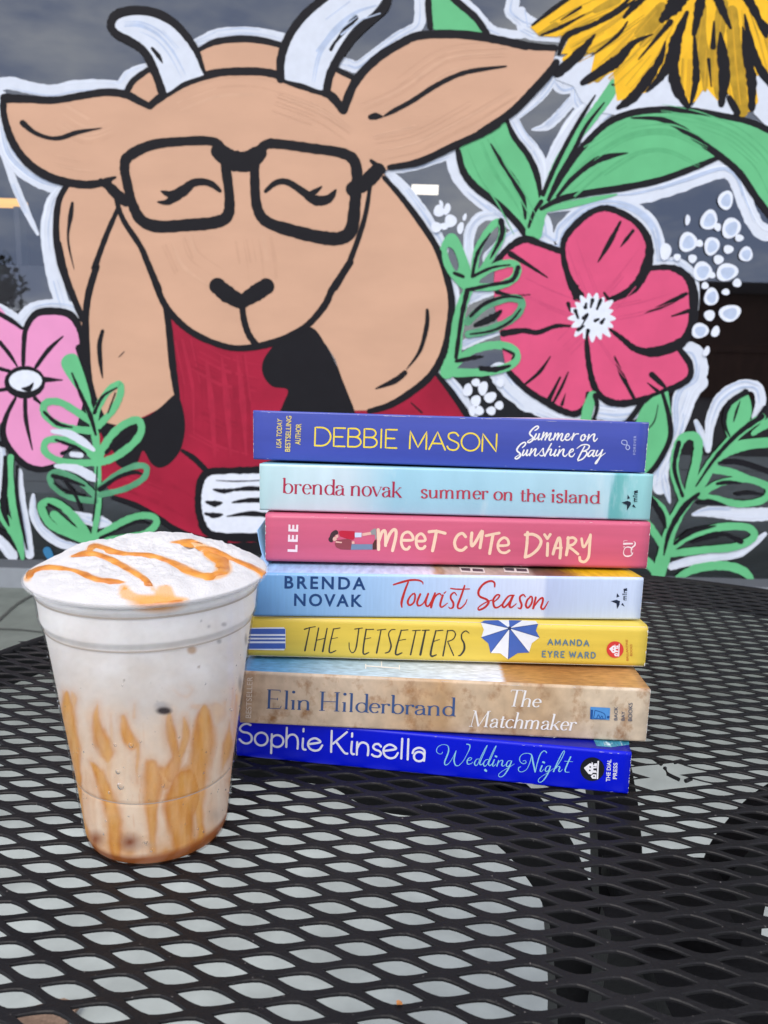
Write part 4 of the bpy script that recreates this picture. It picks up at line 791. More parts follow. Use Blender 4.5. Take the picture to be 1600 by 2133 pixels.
class Book:
    def __init__(s, key, label, spine_m, top_m, back_m, depth=.132, rc=.0016, bump=0.0):
        d = BK[key]; s.o, s.t, s.len, s.yaw = d['o'], d['t'], d['len'], d['yaw']
        s.root = tag(empty('paperback_book', s.o, s.yaw), label, 'book', 'paperbacks in the stack')
        s.R = Matrix.Rotation(-s.yaw, 3, 'Z')
        s.sf = Surface(s.spine_pt, .000004)
        s.n = (Matrix.Rotation(s.yaw, 3, 'Z') @ Vector((0, -1, 0)))
        s.bump = bump; s.depth = depth; s.tb = TILT[key]; s.tt = TILT[NEXT[key]]
        t = s.t; ln = s.len
        pr = [(depth, 0)] + [(rc + .004 - .004 * k / 3, 0) for k in range(4)]
        for k in range(1, 6):
            a = math.pi / 2 * k / 5; pr.append((rc - rc * math.sin(a), rc - rc * math.cos(a)))
        for k in range(0, 6):
            a = math.pi / 2 * k / 5; pr.append((rc - rc * math.cos(a), t - rc + rc * math.sin(a)))
        pr += [(rc + .004, t)] + [(rc + .004 + (depth - rc - .004) * k / 8, t) for k in range(1, 9)]
        w = .00045; inner = []
        for i, (y, z) in enumerate(pr):
            a = pr[max(i - 1, 0)]; b = pr[min(i + 1, len(pr) - 1)]; ty, tz = b[0] - a[0], b[1] - a[1]; q = math.hypot(ty, tz) or 1
            inner.append((y + w * tz / q * 1.0, z - w * ty / q * 1.0) if False else (y + w * (tz / q), z + w * (-ty / q)))
        NX = 40; mb = MB(); vs = []; fs = []; ms = []
        m = len(pr)
        def bz(x, y, z):
            return z - y * (s.tb + (s.tt - s.tb) * z / t) + (s.bump * math.exp(-((x - ln * .78) / (ln * .2)) ** 2) * min(1, max(0, (y - .002) / .03)) if z > t * .6 else 0)
        for i in range(NX + 1):
            x = ln * i / NX
            x2 = min(max(x, 0), ln)
            for (y, z) in pr + inner: vs.append((x2, y, bz(x2, y, z)))
        for i in range(NX):
            for k in range(m - 1):
                A = i * 2 * m + k; B2 = A + 2 * m
                y0, z0 = pr[k]; y1, z1 = pr[k + 1]
                mi = 0
                if min(y0, y1) >= rc * .98: mi = 1 if z0 > t * .5 else 2
                fs.append((A, A + 1, B2 + 1, B2)); ms.append(mi)
                A += m; B2 += m
                fs.append((A + 1, A, B2, B2 + 1)); ms.append(3)
        for i in (0, NX):
            for k in range(m - 1):
                A = i * 2 * m + k; q = (A, A + m, A + m + 1, A + 1)
                fs.append(q if i == 0 else q[::-1]); ms.append(3)
        mb.v = [tuple(v) for v in vs]; mb.f = fs; mb.m = ms
        s.cover = mb.build('cover', [spine_m, top_m, back_m, worn], s.root, True)
        me = s.cover.data
        mb = MB(); mb.box(.0004, ln - .0004, .0012, depth - .0008, .0006, t - .0006); mb.v = [(x, y, z - y * (s.tb + (s.tt - s.tb) * z / t)) for x, y, z in mb.v]; s.pages = mb.build('page_block', paper, s.root)
    def local(s, P): return s.R @ (P - s.o)
    def spine_pt(s, x, y, d):
        dr = ray(x, y); off = .00006 + d
        tt = ((s.o + s.n * off) - CAM).dot(s.n) / dr.dot(s.n)
        return tuple(s.local(CAM + dr * tt))
    def top_surface(s, off=.0001):
        def fn(x, y, d):
            q = s.R @ (CAM - s.o); dr = s.R @ ray(x, y); k = s.tt
            tt = (s.t + off + d - q.z - k * q.y) / (dr.z + k * dr.y)
            return tuple(q + dr * tt)
        return Surface(fn, .00002)
    def wear(s, n=26, top=True):
        """rubbed white nicks along the folds and at the ends"""
        mb = MB(); r = random
        for _ in range(n):
            x = r.random() ** (1 if r.random() < .6 else .3) * s.len; l = .0004 + .0016 * r.random() + (.010 * r.random() if r.random() < .22 else 0); up = r.random() < .75
            h = .00003 + .00007 * r.random(); zz = (s.t - .0004 - .0007 * r.random()) if up else (.0004 + .0006 * r.random()); K = 5; v = []
            for k in range(K + 1): v.append((min(s.len, x + l * k / K), -.00004, zz + h * (.3 + r.random()) * (1 if 0 < k < K else .1)))
            for k in range(K, -1, -1): v.append((min(s.len, x + l * k / K), -.00004, zz - h * (.3 + r.random()) * (1 if 0 < k < K else .1)))
            mb.add(v, [tuple(range(len(v)))])
        for e in (0, 1):      # frayed ends of the spine
            z = .001
            while z < s.t - .0012:
                h = .0004 + .0022 * r.random() ** 2; w_ = .0001 + .0005 * r.random() ** 3
                x = 0 if e == 0 else s.len; d = w_ if e == 0 else -w_
                v = [(x, -.00005, z), (x + d * .5, -.00005, z + h * .2), (x + d, -.00005, z + h * .5), (x + d * .4, -.00005, z + h * .8), (x, -.00005, z + h)]
                mb.add(v if e == 0 else v[::-1], [tuple(range(5))]); z += h * (1 + 2.2 * r.random() * (r.random() < .5))
        mb.build('worn_edge', worn, s.root)
INK = {}
def ink(name, rgb, rough=.4):
    if name not in INK: INK[name] = mat(name, rgb, rough=rough, k=.92, var=.05, scale=300)
    return INK[name]
def bfont(bk, mb, text, p0, p1, hpx, bold=0.0, upfix=None, shear=0.0, spacing=1.0):
    """upright block capitals printed along the line p0 - p1"""
    cu = bpy.data.curves.new('t', 'FONT'); cu.body = text; cu.resolution_u = 4; cu.offset = bold; cu.space_character = spacing; cu.shear = shear
    ob = bpy.data.objects.new('t', cu); COL.objects.link(ob)
    dg = bpy.context.evaluated_depsgraph_get(); me = bpy.data.meshes.new_from_object(ob.evaluated_get(dg))
    co = [v.co.copy() for v in me.vertices]; fs = [tuple(p.vertices) for p in me.polygons]
    bpy.data.objects.remove(ob); bpy.data.curves.remove(cu); bpy.data.meshes.remove(me)
    x0 = min(c.x for c in co); x1 = max(c.x for c in co); y0 = min(c.y for c in co); y1 = max(c.y for c in co)
    dx, dy = p1[0] - p0[0], p1[1] - p0[1]; ln = math.hypot(dx, dy); ux, uy = dx / ln, dy / ln; vx, vy = (uy, -ux) if upfix is None else upfix
    d = bk.sf.nxt(); vs = []
    for c in co:
        a = (c.x - x0) / (x1 - x0) * ln; b = (c.y - y0) / (y1 - y0) * hpx
        vs.append(bk.spine_pt(p0[0] + ux * a + vx * b, p0[1] + uy * a + vy * b, d))
    mb.add(vs, fs)
def arc(cx, cy, rx, ry, a0, a1, n=14):
    return [(cx + rx * math.cos(math.radians(a0 + (a1 - a0) * k / n)), cy + ry * math.sin(math.radians(a0 + (a1 - a0) * k / n))) for k in range(n + 1)]
# pen skeletons: advance, strokes; x height 1, lower case ascender 'A'
def skel(ch, A):
    sr = lambda x, y, l=.13, r=.13: ([(x - l, y), (x + r, y)], 0, 't')
    fl_ = lambda x, y: ([(x - .17, y - .06), (x - .04, y - .02)], 0, 't')
    lo = dict(
        a=(.86, [(arc(.36, .68, .28, .30, 160, 20), 1, 'c'), ([(.64, .72), (.64, .14), (.70, .03), (.84, .03)], 0, 'c'), ([(.63, .56), (.36, .52), (.12, .36), (.10, .14), (.24, .0), (.42, .04), (.63, .24)], 1, 'c'), ([(.10, .76), (.15, .76)], 0, 'T')]),
        b=(.98, [([(.16, A), (.16, .06)], 0, 'c'), fl_(.16, A), (arc(.50, .5, .36, .49, 150, -150), 1, 'c')]),
        c=(.78, [(arc(.44, .5, .36, .49, 40, 320), 1, 'c')]),
        d=(.98, [([(.82, A), (.82, .02)], 0, 'c'), fl_(.82, A), (arc(.48, .5, .36, .49, 30, 330), 1, 'c'), sr(.88, .02, .05, .12)]),
        e=(.84, [([(.10, .54), (.74, .54)], 0, 't'), (arc(.43, .5, .33, .49, 5, 320), 1, 'c')]),
        h=(1.04, [([(.18, A), (.18, .02)], 0, 'c'), fl_(.18, A), ([(.18, .7), (.34, .92), (.54, 1.0), (.74, .88), (.79, .6), (.79, .02)], 1, 'c'), sr(.18, .02), sr(.79, .02)]),
        i=(.48, [([(.22, .98), (.22, .02)], 0, 'c'), fl_(.22, .98), sr(.22, .02), ([(.2, A * .93), (.24, A * .93)], 0, 'D')]),
        k=(.98, [([(.16, A), (.16, .02)], 0, 'c'), fl_(.16, A), ([(.76, .96), (.20, .42)], 0, 't'), ([(.38, .58), (.84, .02)], 0, 'T2'), sr(.16, .02), sr(.76, .97, .14, .12), sr(.86, .02, .16, .1)]),
        l=(.48, [([(.22, A), (.22, .02)], 0, 'c'), fl_(.22, A), sr(.22, .02)]),
        n=(1.06, [([(.18, .96), (.18, .02)], 0, 'c'), fl_(.18, .97), ([(.18, .7), (.34, .92), (.54, 1.0), (.74, .88), (.79, .6), (.79, .02)], 1, 'c'), sr(.18, .02), sr(.79, .02)]),
        m=(1.62, [([(.18, .96), (.18, .02)], 0, 'c'), fl_(.18, .97), ([(.18, .7), (.32, .92), (.5, 1.0), (.68, .88), (.72, .6), (.72, .02)], 1, 'c'), ([(.72, .7), (.88, .92), (1.06, 1.0), (1.24, .88), (1.29, .6), (1.29, .02)], 1, 'c'), sr(.18, .02), sr(.72, .02), sr(1.29, .02)]),
        o=(.92, [(arc(.45, .5, .37, .49, 90, 450, 24), 1, 'c')]),
        r=(.72, [([(.18, .96), (.18, .02)], 0, 'c'), fl_(.18, .97), ([(.18, .66), (.30, .90), (.46, .98), (.58, .93)], 1, 't'), ([(.56, .90), (.60, .88)], 0, 'T'), sr(.18, .02)]),
        s=(.72, [([(.58, .80), (.50, .96), (.32, 1.0), (.14, .88), (.16, .66), (.36, .52), (.56, .38), (.60, .16), (.44, .0), (.22, .02), (.10, .2)], 1, 'S')]),
        t=(.62, [([(.26, 1.32), (.26, .2), (.34, .03), (.48, .03), (.58, .12)], 1, 'c'), ([(.04, .97), (.54, .97)], 0, 't')]),
        u=(1.06, [([(.2, .97), (.2, .4), (.26, .10), (.44, .0), (.64, .08), (.80, .3)], 1, 'c'), ([(.81, .97), (.81, .02)], 0, 'c'), fl_(.2, .97), fl_(.81, .97), sr(.86, .02, .05, .12)]),
        v=(.92, [([(.08, .97), (.44, .02)], 0, 'T2'), ([(.44, .02), (.82, .97)], 0, 't'), sr(.1, .97, .12, .16), sr(.82, .97, .14, .1)]),
        E=(1.26, [([(.24, A), (.24, .02)], 0, 'c'), ([(.08, A), (1.0, A), (1.0, A - .22)], 0, 't'), ([(.08, .02), (1.04, .02), (1.12, .34)], 0, 't'), ([(.24, A * .52), (.84, A * .52)], 0, 't'), ([(.84, A * .52 - .13), (.84, A * .52 + .13)], 0, 't')]),
        H=(1.62, [([(.26, A), (.26, .02)], 0, 'c'), ([(1.3, A), (1.3, .02)], 0, 'c'), ([(.26, A * .5), (1.3, A * .5)], 0, 't'), sr(.26, A, .2, .2), sr(.26, .02, .2, .2), sr(1.3, A, .2, .2), sr(1.3, .02, .2, .2)]),
        T=(1.2, [([(.62, A), (.62, .02)], 0, 'c'), ([(.08, A - .24), (.1, A), (1.14, A), (1.16, A - .24)], 0, 't'), sr(.62, .02, .2, .2)]),
        M=(2.0, [([(.24, .02), (.30, A)], 0, 't'), ([(.30, A), (.94, .04)], 0, 'T2'), ([(.94, .04), (1.56, A)], 0, 't'), ([(1.56, A), (1.64, .02)], 0, 'c'), sr(.22, .02, .18, .18), sr(1.66, .02, .2, .2), sr(.24, A, .16, .02), sr(1.64, A, .02, .16)]))
    lo[' '] = (.44, [])
    return lo[ch]
def serif(bk, mb, text, p0, p1, xh, A, thick, thin, slant=0.0):
    """seriffed book lettering drawn with a broad pen along p0 - p1"""
    adv = [skel(c, A)[0] for c in text]; tot = sum(adv); dx, dy = p1[0] - p0[0], p1[1] - p0[1]; ln = math.hypot(dx, dy)
    ux, uy = dx / ln, dy / ln; sx = ln / tot; x = 0
    def T_(q): a = (x + q[0]) * sx + q[1] * xh * slant; b = q[1] * xh; return (p0[0] + ux * a + uy * b, p0[1] + uy * a - ux * b)
    for c in text:
        w, ss = skel(c, A)
        for pts, sm, mode in ss:
            P = [T_(q) for q in pts]
            if mode in 'cS': stroke(mb, bk.sf, P, thick, smooth=bool(sm), n=5, contrast=(thick, thin if mode == 'c' else thick * .5), cap=False)
            else: stroke(mb, bk.sf, P, {'t': thin, 'T': thick * .95, 'T2': thick * .9, 'D': thick * 1.15}[mode], smooth=bool(sm), n=4, cap=mode in 'TD')
        x += w
UP = dict(D=(.82, [([(.08, 0), (.08, 1), (.34, 1)] + arc(.34, .5, .42, .5, 90, -90) + [(.08, 0)], 0)]), E=(.62, [([(.56, 1), (.08, 1), (.08, 0), (.56, 0)], 0), ([(.08, .52), (.46, .52)], 0)]),
          B=(.7, [([(.08, 0), (.08, 1), (.34, 1)] + arc(.36, .77, .22, .23, 90, -90) + [(.08, .54)], 0), ([(.36, .54)] + arc(.36, .27, .28, .27, 90, -90) + [(.08, 0)], 0)]), I=(.24, [([(.12, 1), (.12, 0)], 0)]),
          M=(.98, [([(.08, 0), (.08, 1), (.48, .08), (.88, 1), (.88, 0)], 0)]), A=(.86, [([(.04, 0), (.43, 1), (.82, 0)], 0), ([(.18, .34), (.68, .34)], 0)]), S=(.68, [([(.58, .82), (.48, .96), (.32, 1), (.14, .92), (.1, .74), (.2, .6), (.4, .5), (.58, .38), (.6, .18), (.48, .03), (.3, 0), (.14, .06), (.06, .2)], 1)]),
          O=(1.0, [(arc(.5, .5, .44, .5, 90, 450, 26), 1)]), N=(.84, [([(.08, 0), (.08, 1), (.76, 0), (.76, 1)], 0)]),
          R=(.72, [([(.08, 0), (.08, 1), (.36, 1)] + arc(.38, .75, .24, .25, 90, -90) + [(.08, .5)], 0), ([(.36, .5), (.64, 0)], 0)]), Y=(.74, [([(.05, 1), (.37, .5), (.69, 1)], 0), ([(.37, .5), (.37, 0)], 0)]), W=(1.14, [([(.05, 1), (.30, 0), (.57, .92), (.84, 0), (1.09, 1)], 0)]))
UP[' '] = (.42, [])
def sans(bk, mb, text, p0, p1, h, w):
    tot = sum(UP[c][0] for c in text); dx, dy = p1[0] - p0[0], p1[1] - p0[1]; ln = math.hypot(dx, dy); ux, uy = dx / ln, dy / ln; sx = ln / tot; x = 0
    for c in text:
        for pts, sm in UP[c][1]:
            P = [(p0[0] + ux * (x + a) * sx + uy * b * h, p0[1] + uy * (x + a) * sx - ux * b * h) for a, b in pts]
            stroke(mb, bk.sf, P, w, smooth=bool(sm), n=4)
        x += UP[c][0]
def lines(bk, mb, fr, items, w=None, jit=.08):
    for it in items:
        pts, ww = it if isinstance(it, tuple) and isinstance(it[0], list) else (it, w)
        stroke(mb, bk.sf, Z(fr, pts), Zw(fr, ww), n=6, jit=jit)

# ---------------------------------------------------------------- 7: deep blue book at the bottom
blue_m = mat('blue_spine', (0, 20, 204), rough=.36, var=.04, scale=30, k=.9, spec=.25, bump=.06, bscale=600)
b = Book('blue', 'deep blue paperback at the bottom of the stack, its spine lettered in white and mint', blue_m, mat('blue_cover', (4, 18, 150), rough=.35, var=.1, scale=40), blue_m)
mb = MB(); W_ = 17
lines(b, mb, 's8', [[(125, 40), (95, 30), (60, 40), (38, 70), (60, 95), (105, 105), (132, 130), (130, 170), (95, 190), (60, 180), (35, 155)], arc(212, 154, 52, 52, 0, 360, 20), [(292, 268), (298, 115)], arc(342, 170, 50, 48, 0, 360, 20), [(415, 218), (420, 62)], [(416, 160), (440, 125), (475, 118), (502, 140), (510, 180), (507, 232)], [(552, 150), (548, 215), (555, 236), (572, 240)], [(556, 72), (555, 92)],
    [(600, 195), (690, 180), (670, 155), (640, 148), (605, 165), (592, 200), (612, 235), (650, 248), (685, 238), (708, 205)], [(785, 88), (780, 258)], [(908, 98), (795, 192)], [(820, 175), (885, 262), (912, 272)], [(949, 176), (943, 255), (952, 275), (965, 276)], [(951, 108), (950, 134)], [(992, 180), (988, 280)], [(990, 235), (1010, 195), (1040, 182), (1075, 200), (1082, 240), (1078, 286)],
    [(1185, 215), (1165, 195), (1135, 198), (1122, 220), (1140, 240), (1172, 252), (1185, 275), (1165, 296), (1130, 292), (1112, 280)], [(1212, 250), (1305, 235), (1285, 208), (1250, 200), (1215, 220), (1205, 255), (1222, 292), (1262, 310), (1300, 300), (1322, 268)], [(1358, 152), (1350, 312)], [(1408, 155), (1402, 320)], [(1442, 268), (1455, 240), (1490, 225), (1525, 235), (1540, 260), (1535, 330)], arc(1495, 296, 42, 38, 0, 360, 16)], W_, jit=.05)
mb.build('author_lettering', ink('pale_white_ink', (226, 228, 240)), b.root)
mb = MB(); w1, w2 = 5, 15
lines(b, mb, 's3', [([(115, 170), (110, 185), (85, 190), (55, 170), (52, 135), (80, 100), (130, 85), (175, 100), (185, 150), (165, 215), (140, 280), (150, 312), (190, 290), (235, 220), (265, 160)], [8, 5, 5, 7, 8, 6, 5, 8, 14, 16, 14, 10, 6, 5, 6]), ([(268, 155), (255, 200), (245, 260), (260, 312), (295, 318), (345, 270), (385, 200), (418, 130), (418, 90), (385, 80)], [8, 14, 16, 12, 6, 6, 6, 10, 14, 10]),
    ([(388, 265), (430, 255), (440, 235), (415, 232), (392, 262), (395, 300), (430, 298), (455, 280)], [6, 6, 8, 8, 14, 12, 6, 4]), ([(525, 245), (495, 250), (472, 290), (485, 318), (510, 300), (540, 230), (590, 130), (612, 95), (605, 120), (560, 220), (530, 290), (545, 310), (570, 290)], [5, 8, 14, 10, 6, 8, 8, 8, 6, 8, 14, 10, 4]), ([(625, 250), (595, 258), (570, 298), (585, 325), (612, 305), (642, 235), (690, 135), (712, 100), (705, 125), (660, 225), (628, 295), (645, 318), (670, 295)], [5, 8, 14, 10, 6, 8, 8, 8, 6, 8, 14, 10, 4]),
    ([(692, 255), (672, 310), (685, 325), (710, 300)], [14, 14, 8, 4]), ([(706, 215), (716, 219)], [20, 20]), ([(740, 265), (720, 325)], [14, 12]), ([(728, 300), (760, 265), (785, 265), (775, 310), (790, 325), (815, 305)], [5, 6, 12, 14, 8, 4]), ([(878, 265), (845, 270), (825, 310), (838, 330), (862, 312), (885, 265), (860, 330), (820, 400), (780, 440), (745, 440), (745, 410), (790, 375), (860, 335), (915, 300)], [5, 8, 14, 10, 6, 12, 14, 12, 8, 8, 6, 5, 5, 4]),
    ([(1010, 268), (1035, 262), (1045, 285), (1015, 298), (980, 275), (975, 230), (1010, 190), (1060, 182), (1105, 200), (1120, 270), (1145, 388)], [5, 6, 8, 8, 8, 8, 6, 6, 12, 18, 14]), ([(985, 330), (962, 345), (965, 378), (1000, 388), (1050, 360), (1085, 290), (1108, 205)], [6, 8, 8, 6, 6, 8, 8]), ([(1148, 385), (1170, 290), (1200, 200), (1235, 158), (1260, 160), (1272, 175)], [8, 10, 12, 8, 10, 12]),
    ([(1222, 320), (1202, 370), (1215, 386), (1240, 360)], [14, 14, 8, 4]), ([(1234, 280), (1246, 285)], [20, 20]), ([(1308, 322), (1275, 330), (1258, 365), (1272, 386), (1296, 366), (1316, 322), (1295, 390), (1255, 460), (1215, 500), (1185, 500), (1185, 470), (1225, 435), (1290, 395), (1350, 350)], [5, 8, 14, 10, 6, 12, 14, 12, 8, 8, 6, 5, 5, 4]), ([(1350, 385), (1390, 290), (1440, 190), (1465, 155), (1470, 175), (1430, 260), (1370, 350)], [14, 12, 10, 8, 8, 8, 10]), ([(1362, 360), (1400, 330), (1420, 335), (1408, 375), (1425, 385), (1450, 360)], [5, 6, 12, 14, 8, 4]), ([(1540, 222), (1500, 310), (1478, 370), (1490, 390), (1525, 392)], [14, 14, 14, 8, 4]), ([(1475, 270), (1562, 275)], [6, 5]), ([(592, 368), (602, 378)], [26, 22])], jit=0)
mb.build('title_lettering', ink('mint_ink', (140, 205, 225)), b.root)
def house_emblem(bk, cx, cy, R, disc, house):
    """round publisher mark: a small house lying on its side on a disc"""
    mb = MB(); ellipse(mb, bk.sf, cx, cy, R, R * .98, n=40); o = mb.build('publisher_emblem', disc, bk.root)
    T2 = lambda pts: [(cx + (x - 540) / 310 * R, cy + (y - 765) / 300 * R) for x, y in pts]
    mb = MB()
    fill(mb, bk.sf, T2([(325, 735), (465, 625), (530, 625), (520, 585), (555, 605), (560, 660), (600, 650), (570, 690), (570, 710), (655, 715), (655, 740), (570, 745), (565, 790), (640, 800), (655, 860), (560, 850), (510, 905), (490, 890), (440, 880)]), smooth=False)
    fill(mb, bk.sf, T2([(590, 625), (660, 620), (660, 705), (585, 695)]), smooth=False)
    fill(mb, bk.sf, T2([(500, 940), (560, 890), (640, 895), (640, 1005), (545, 1000)]), smooth=False)
    fill(mb, bk.sf, T2([(675, 560), (712, 560), (690, 1010), (650, 1010)]), smooth=False)
    h = mb.build('house_mark', house, o)
    mb = MB()
    for x, y in ((487, 710), (477, 797), (585, 942)):
        ellipse(mb, bk.sf, *T2([(x, y)])[0], .075 * R, .075 * R, n=10)
    mb.build('house_window', disc, o)
house_emblem(b, 1190 + 540 / 12.3077, 1540 + 765 / 12.3077, 25.2, ink('near_black_ink', (10, 12, 26)), ink('emblem_white', (238, 238, 244)))
mb = MB(); wi = ink('pale_white_ink', (226, 228, 240))
bfont(b, mb, 'THE DIAL', (1270.8, 1628), (1273.5, 1582), 8.5, bold=.02); bfont(b, mb, 'PRESS', (1285, 1623), (1286.5, 1589), 8.5, bold=.02)
mb.build('publisher_lettering', wi, b.root)
b.wear(14)
sft = b.top_surface(); mb = MB(); fill(mb, sft, [(1232, 1530), (1243, 1554), (1273, 1556.5), (1311, 1551), (1309, 1536), (1300, 1520)], smooth=False)
tp = mb.build('cover_picture', ramp_mat('teal_picture', [(0, (70, 150, 180)), (.5, (110, 190, 205)), (1, (60, 140, 170))], .2, noise=.4, nscale=220, nstretch=(3, 1, 1), mixc=(205, 230, 240), mixscale=90, mixthr=(.55, .62)), b.root)

# ---------------------------------------------------------------- 6: sand coloured book
sand_m = ramp_mat('sand_spine', [(0, (190, 160, 130)), (.07, (208, 186, 160)), (.3, (212, 192, 168)), (.5, (196, 160, 118)), (.56, (208, 184, 154)), (.75, (196, 166, 130)), (.86, (212, 192, 164)), (1, (216, 198, 172))], BK['sand']['len'], noise=.2, nscale=150, nstretch=(1, 1, .8), warp=.06, mixc=(158, 114, 72), mixscale=95, mixthr=(.52, .70), rough=.45)
sand_top = ramp_mat('beach_cover', [(0, (84, 148, 196)), (.1, (110, 176, 220)), (.22, (170, 205, 230)), (.42, (206, 222, 232)), (.60, (226, 232, 242)), (.645, (228, 232, 240)), (.655, (190, 140, 80)), (.8, (170, 118, 66)), (1, (196, 148, 92))], BK['sand']['len'], noise=.3, nscale=190, nstretch=(1, 3, 1), warp=.025, rough=.4)
b = Book('sand', 'sand coloured paperback second from the bottom, its spine lettered in slate blue and white', sand_m, sand_top, sand_m)
mb = MB(); serif(b, mb, 'Elin', (553, 1475.5), (649, 1479.5), 20, 1.95, 5.0, 1.5); serif(b, mb, 'Hilderbrand', (663, 1480), (949, 1492), 20, 1.95, 5.0, 1.5)
mb.build('author_lettering', ink('slate_blue_ink', (58, 88, 138)), b.root)
mb = MB(); serif(b, mb, 'The', (1056, 1471), (1126, 1473), 17, 2.0, 4.2, 1.4, .2); serif(b, mb, 'Matchmaker', (976, 1513), (1199, 1522), 18, 1.85, 4.2, 1.4, .2)
mb.build('title_lettering', ink('white_ink', (242, 240, 238)), b.root)
mb = MB(); fill(mb, b.sf, Z('t2', [(1095, 220), (1268, 230), (1262, 335), (1092, 328)]), smooth=False)
e = mb.build('publisher_emblem', ink('sky_blue_ink', (84, 150, 214)), b.root)
mb = MB()
fill(mb, b.sf, Z('t2', [(1096, 245), (1118, 246), (1114, 328), (1092, 327)]), smooth=False); fill(mb, b.sf, Z('t2', [(1240, 300), (1264, 300), (1262, 322), (1238, 322)]), smooth=False)
lines(b, mb, 't2', [[(1135, 250), (1122, 322)], [(1135, 250), (1215, 280), (1225, 325)], [(1122, 322), (1225, 328)], [(1150, 320), (1165, 290), (1180, 318), (1195, 300), (1205, 322)]], 7)
mb.build('lamp_mark', ink('dark_blue_ink', (28, 84, 150)), e)
mb = MB(); bfont(b, mb, 'BACK', (1286.5, 1500.5), (1287, 1472), 7.2, bold=.012); bfont(b, mb, 'BAY', (1301.5, 1501), (1302, 1481.5), 7.2, bold=.012); bfont(b, mb, 'BOOKS', (1317, 1502), (1318, 1464), 8.5, bold=.012)
mb.build('publisher_lettering', ink('grey_blue_ink', (92, 98, 112)), b.root)
mb = MB(); bfont(b, mb, 'BESTSELLER', (523, 1496), (526.5, 1410), 11.5, bold=0.0); mb.build('bestseller_lettering', ink('cream_ink', (232, 222, 208)), b.root)
sft = b.top_surface(); mb = MB()
for p in ([(762, 1387), (832, 1392)], [(762, 1384), (762, 1392)], [(832, 1386), (832, 1394)], [(795, 1378), (795, 1388)]): stroke(mb, sft, p, 2.4, smooth=False)
mb.build('cover_lettering', ink('white_ink', (242, 240, 238)), b.root); b.wear(22)

# ---------------------------------------------------------------- 5: yellow book
yel_m = mat('yellow_spine', (242, 212, 84), rough=.4, var=.09, scale=30, stretch=(.5, 1, 6), k=.8, bump=.08, bscale=500)
b = Book('yellow', 'yellow paperback with a blue and white beach umbrella on its spine', yel_m, mat('yellow_cover', (242, 214, 92), rough=.4, var=.05, scale=40), yel_m, rc=.0034)
mb = MB()
J_ = []
for x, top in ((70, 0), ):
    pass
lines(b, mb, 's6', [([(62, 90), (110, 75), (160, 66)], [12, 9, 7]), ([(108, 78), (66, 282)], [10, 15]), ([(190, 78), (152, 280)], [11, 14]), ([(266, 82), (226, 288)], [11, 17]), ([(168, 190), (248, 170)], [7, 7]), ([(322, 88), (382, 78)], [9, 8]), ([(324, 86), (284, 288), (345, 282)], [11, 14, 9]), ([(305, 175), (360, 165)], [7, 6]),
    ([(515, 88), (585, 78)], [9, 8]), ([(552, 84), (530, 240), (510, 292), (485, 298), (466, 260), (464, 212)], [11, 13, 10, 8, 8, 9]), ([(615, 92), (685, 90)], [8, 9]), ([(618, 90), (590, 300), (642, 298)], [12, 15, 9]), ([(608, 178), (660, 166)], [7, 6]), ([(718, 98), (795, 90)], [8, 8]), ([(752, 94), (712, 302)], [10, 15]), ([(880, 92), (845, 95), (820, 130), (832, 190), (842, 240), (825, 290), (790, 304)], [6, 9, 10, 13, 15, 13, 9]),
    ([(930, 100), (995, 95)], [8, 8]), ([(934, 98), (882, 306), (940, 302)], [11, 17, 10]), ([(915, 190), (975, 180)], [7, 6]), ([(1035, 102), (1105, 98)], [8, 8]), ([(1066, 100), (1018, 318)], [10, 15]), ([(1125, 100), (1185, 97)], [9, 9]), ([(1152, 100), (1106, 318)], [13, 20]), ([(1242, 104), (1310, 98)], [8, 8]), ([(1246, 102), (1198, 316), (1250, 320)], [12, 18, 10]), ([(1225, 200), (1278, 182)], [7, 6]),
    ([(1352, 100), (1310, 328)], [10, 13]), ([(1352, 104), (1400, 102), (1422, 135), (1400, 180), (1350, 200)], [9, 9, 10, 9, 7]), ([(1352, 200), (1405, 325)], [9, 11]), ([(1545, 125), (1515, 105), (1480, 130), (1478, 175), (1500, 220), (1500, 275), (1470, 320), (1450, 328)], [6, 10, 10, 12, 17, 18, 14, 9])], jit=.12)
mb.build('title_lettering', ink('charcoal_ink', (44, 48, 46)), b.root)
ub, uw = ink('umbrella_blue', (70, 104, 184)), ink('umbrella_white', (236, 240, 246)); mbb, mbw = MB(), MB(); md = MB()
hub = (550, 540); rim = [(345, 497), (350, 605), (415, 715), (540, 760), (688, 712), (762, 605), (752, 510)]
for i in range(6):
    c = ((rim[i][0] + rim[i + 1][0]) / 2, (rim[i][1] + rim[i + 1][1]) / 2); c = (c[0] + (hub[0] - c[0]) * .1, c[1] + (hub[1] - c[1]) * .1)
    fill(mbw if i % 2 == 0 else mbb, b.sf, Z('u4', [hub, rim[i], c, rim[i + 1]]), smooth=False)
fill(mbb, b.sf, Z('u4', [hub, (345, 497), (375, 484), (470, 482)]), smooth=False); fill(mbw, b.sf, Z('u4', [hub, (470, 482), (545, 482)]), smooth=False); fill(mbb, b.sf, Z('u4', [hub, (545, 482), (640, 484)]), smooth=False); fill(mbw, b.sf, Z('u4', [hub, (640, 484), (735, 488), (752, 510)]), smooth=False)
for r_ in rim: stroke(md, b.sf, Z('u4', [hub, r_]), .9, smooth=False)
ellipse(md, b.sf, *Z('u4', [hub])[0], 3.6, 4)
u = mbw.build('umbrella_drawing', uw, b.root); mbb.build('blue_panels', ub, u); md.build('umbrella_ribs', ink('umbrella_dark', (44, 60, 100)), u)
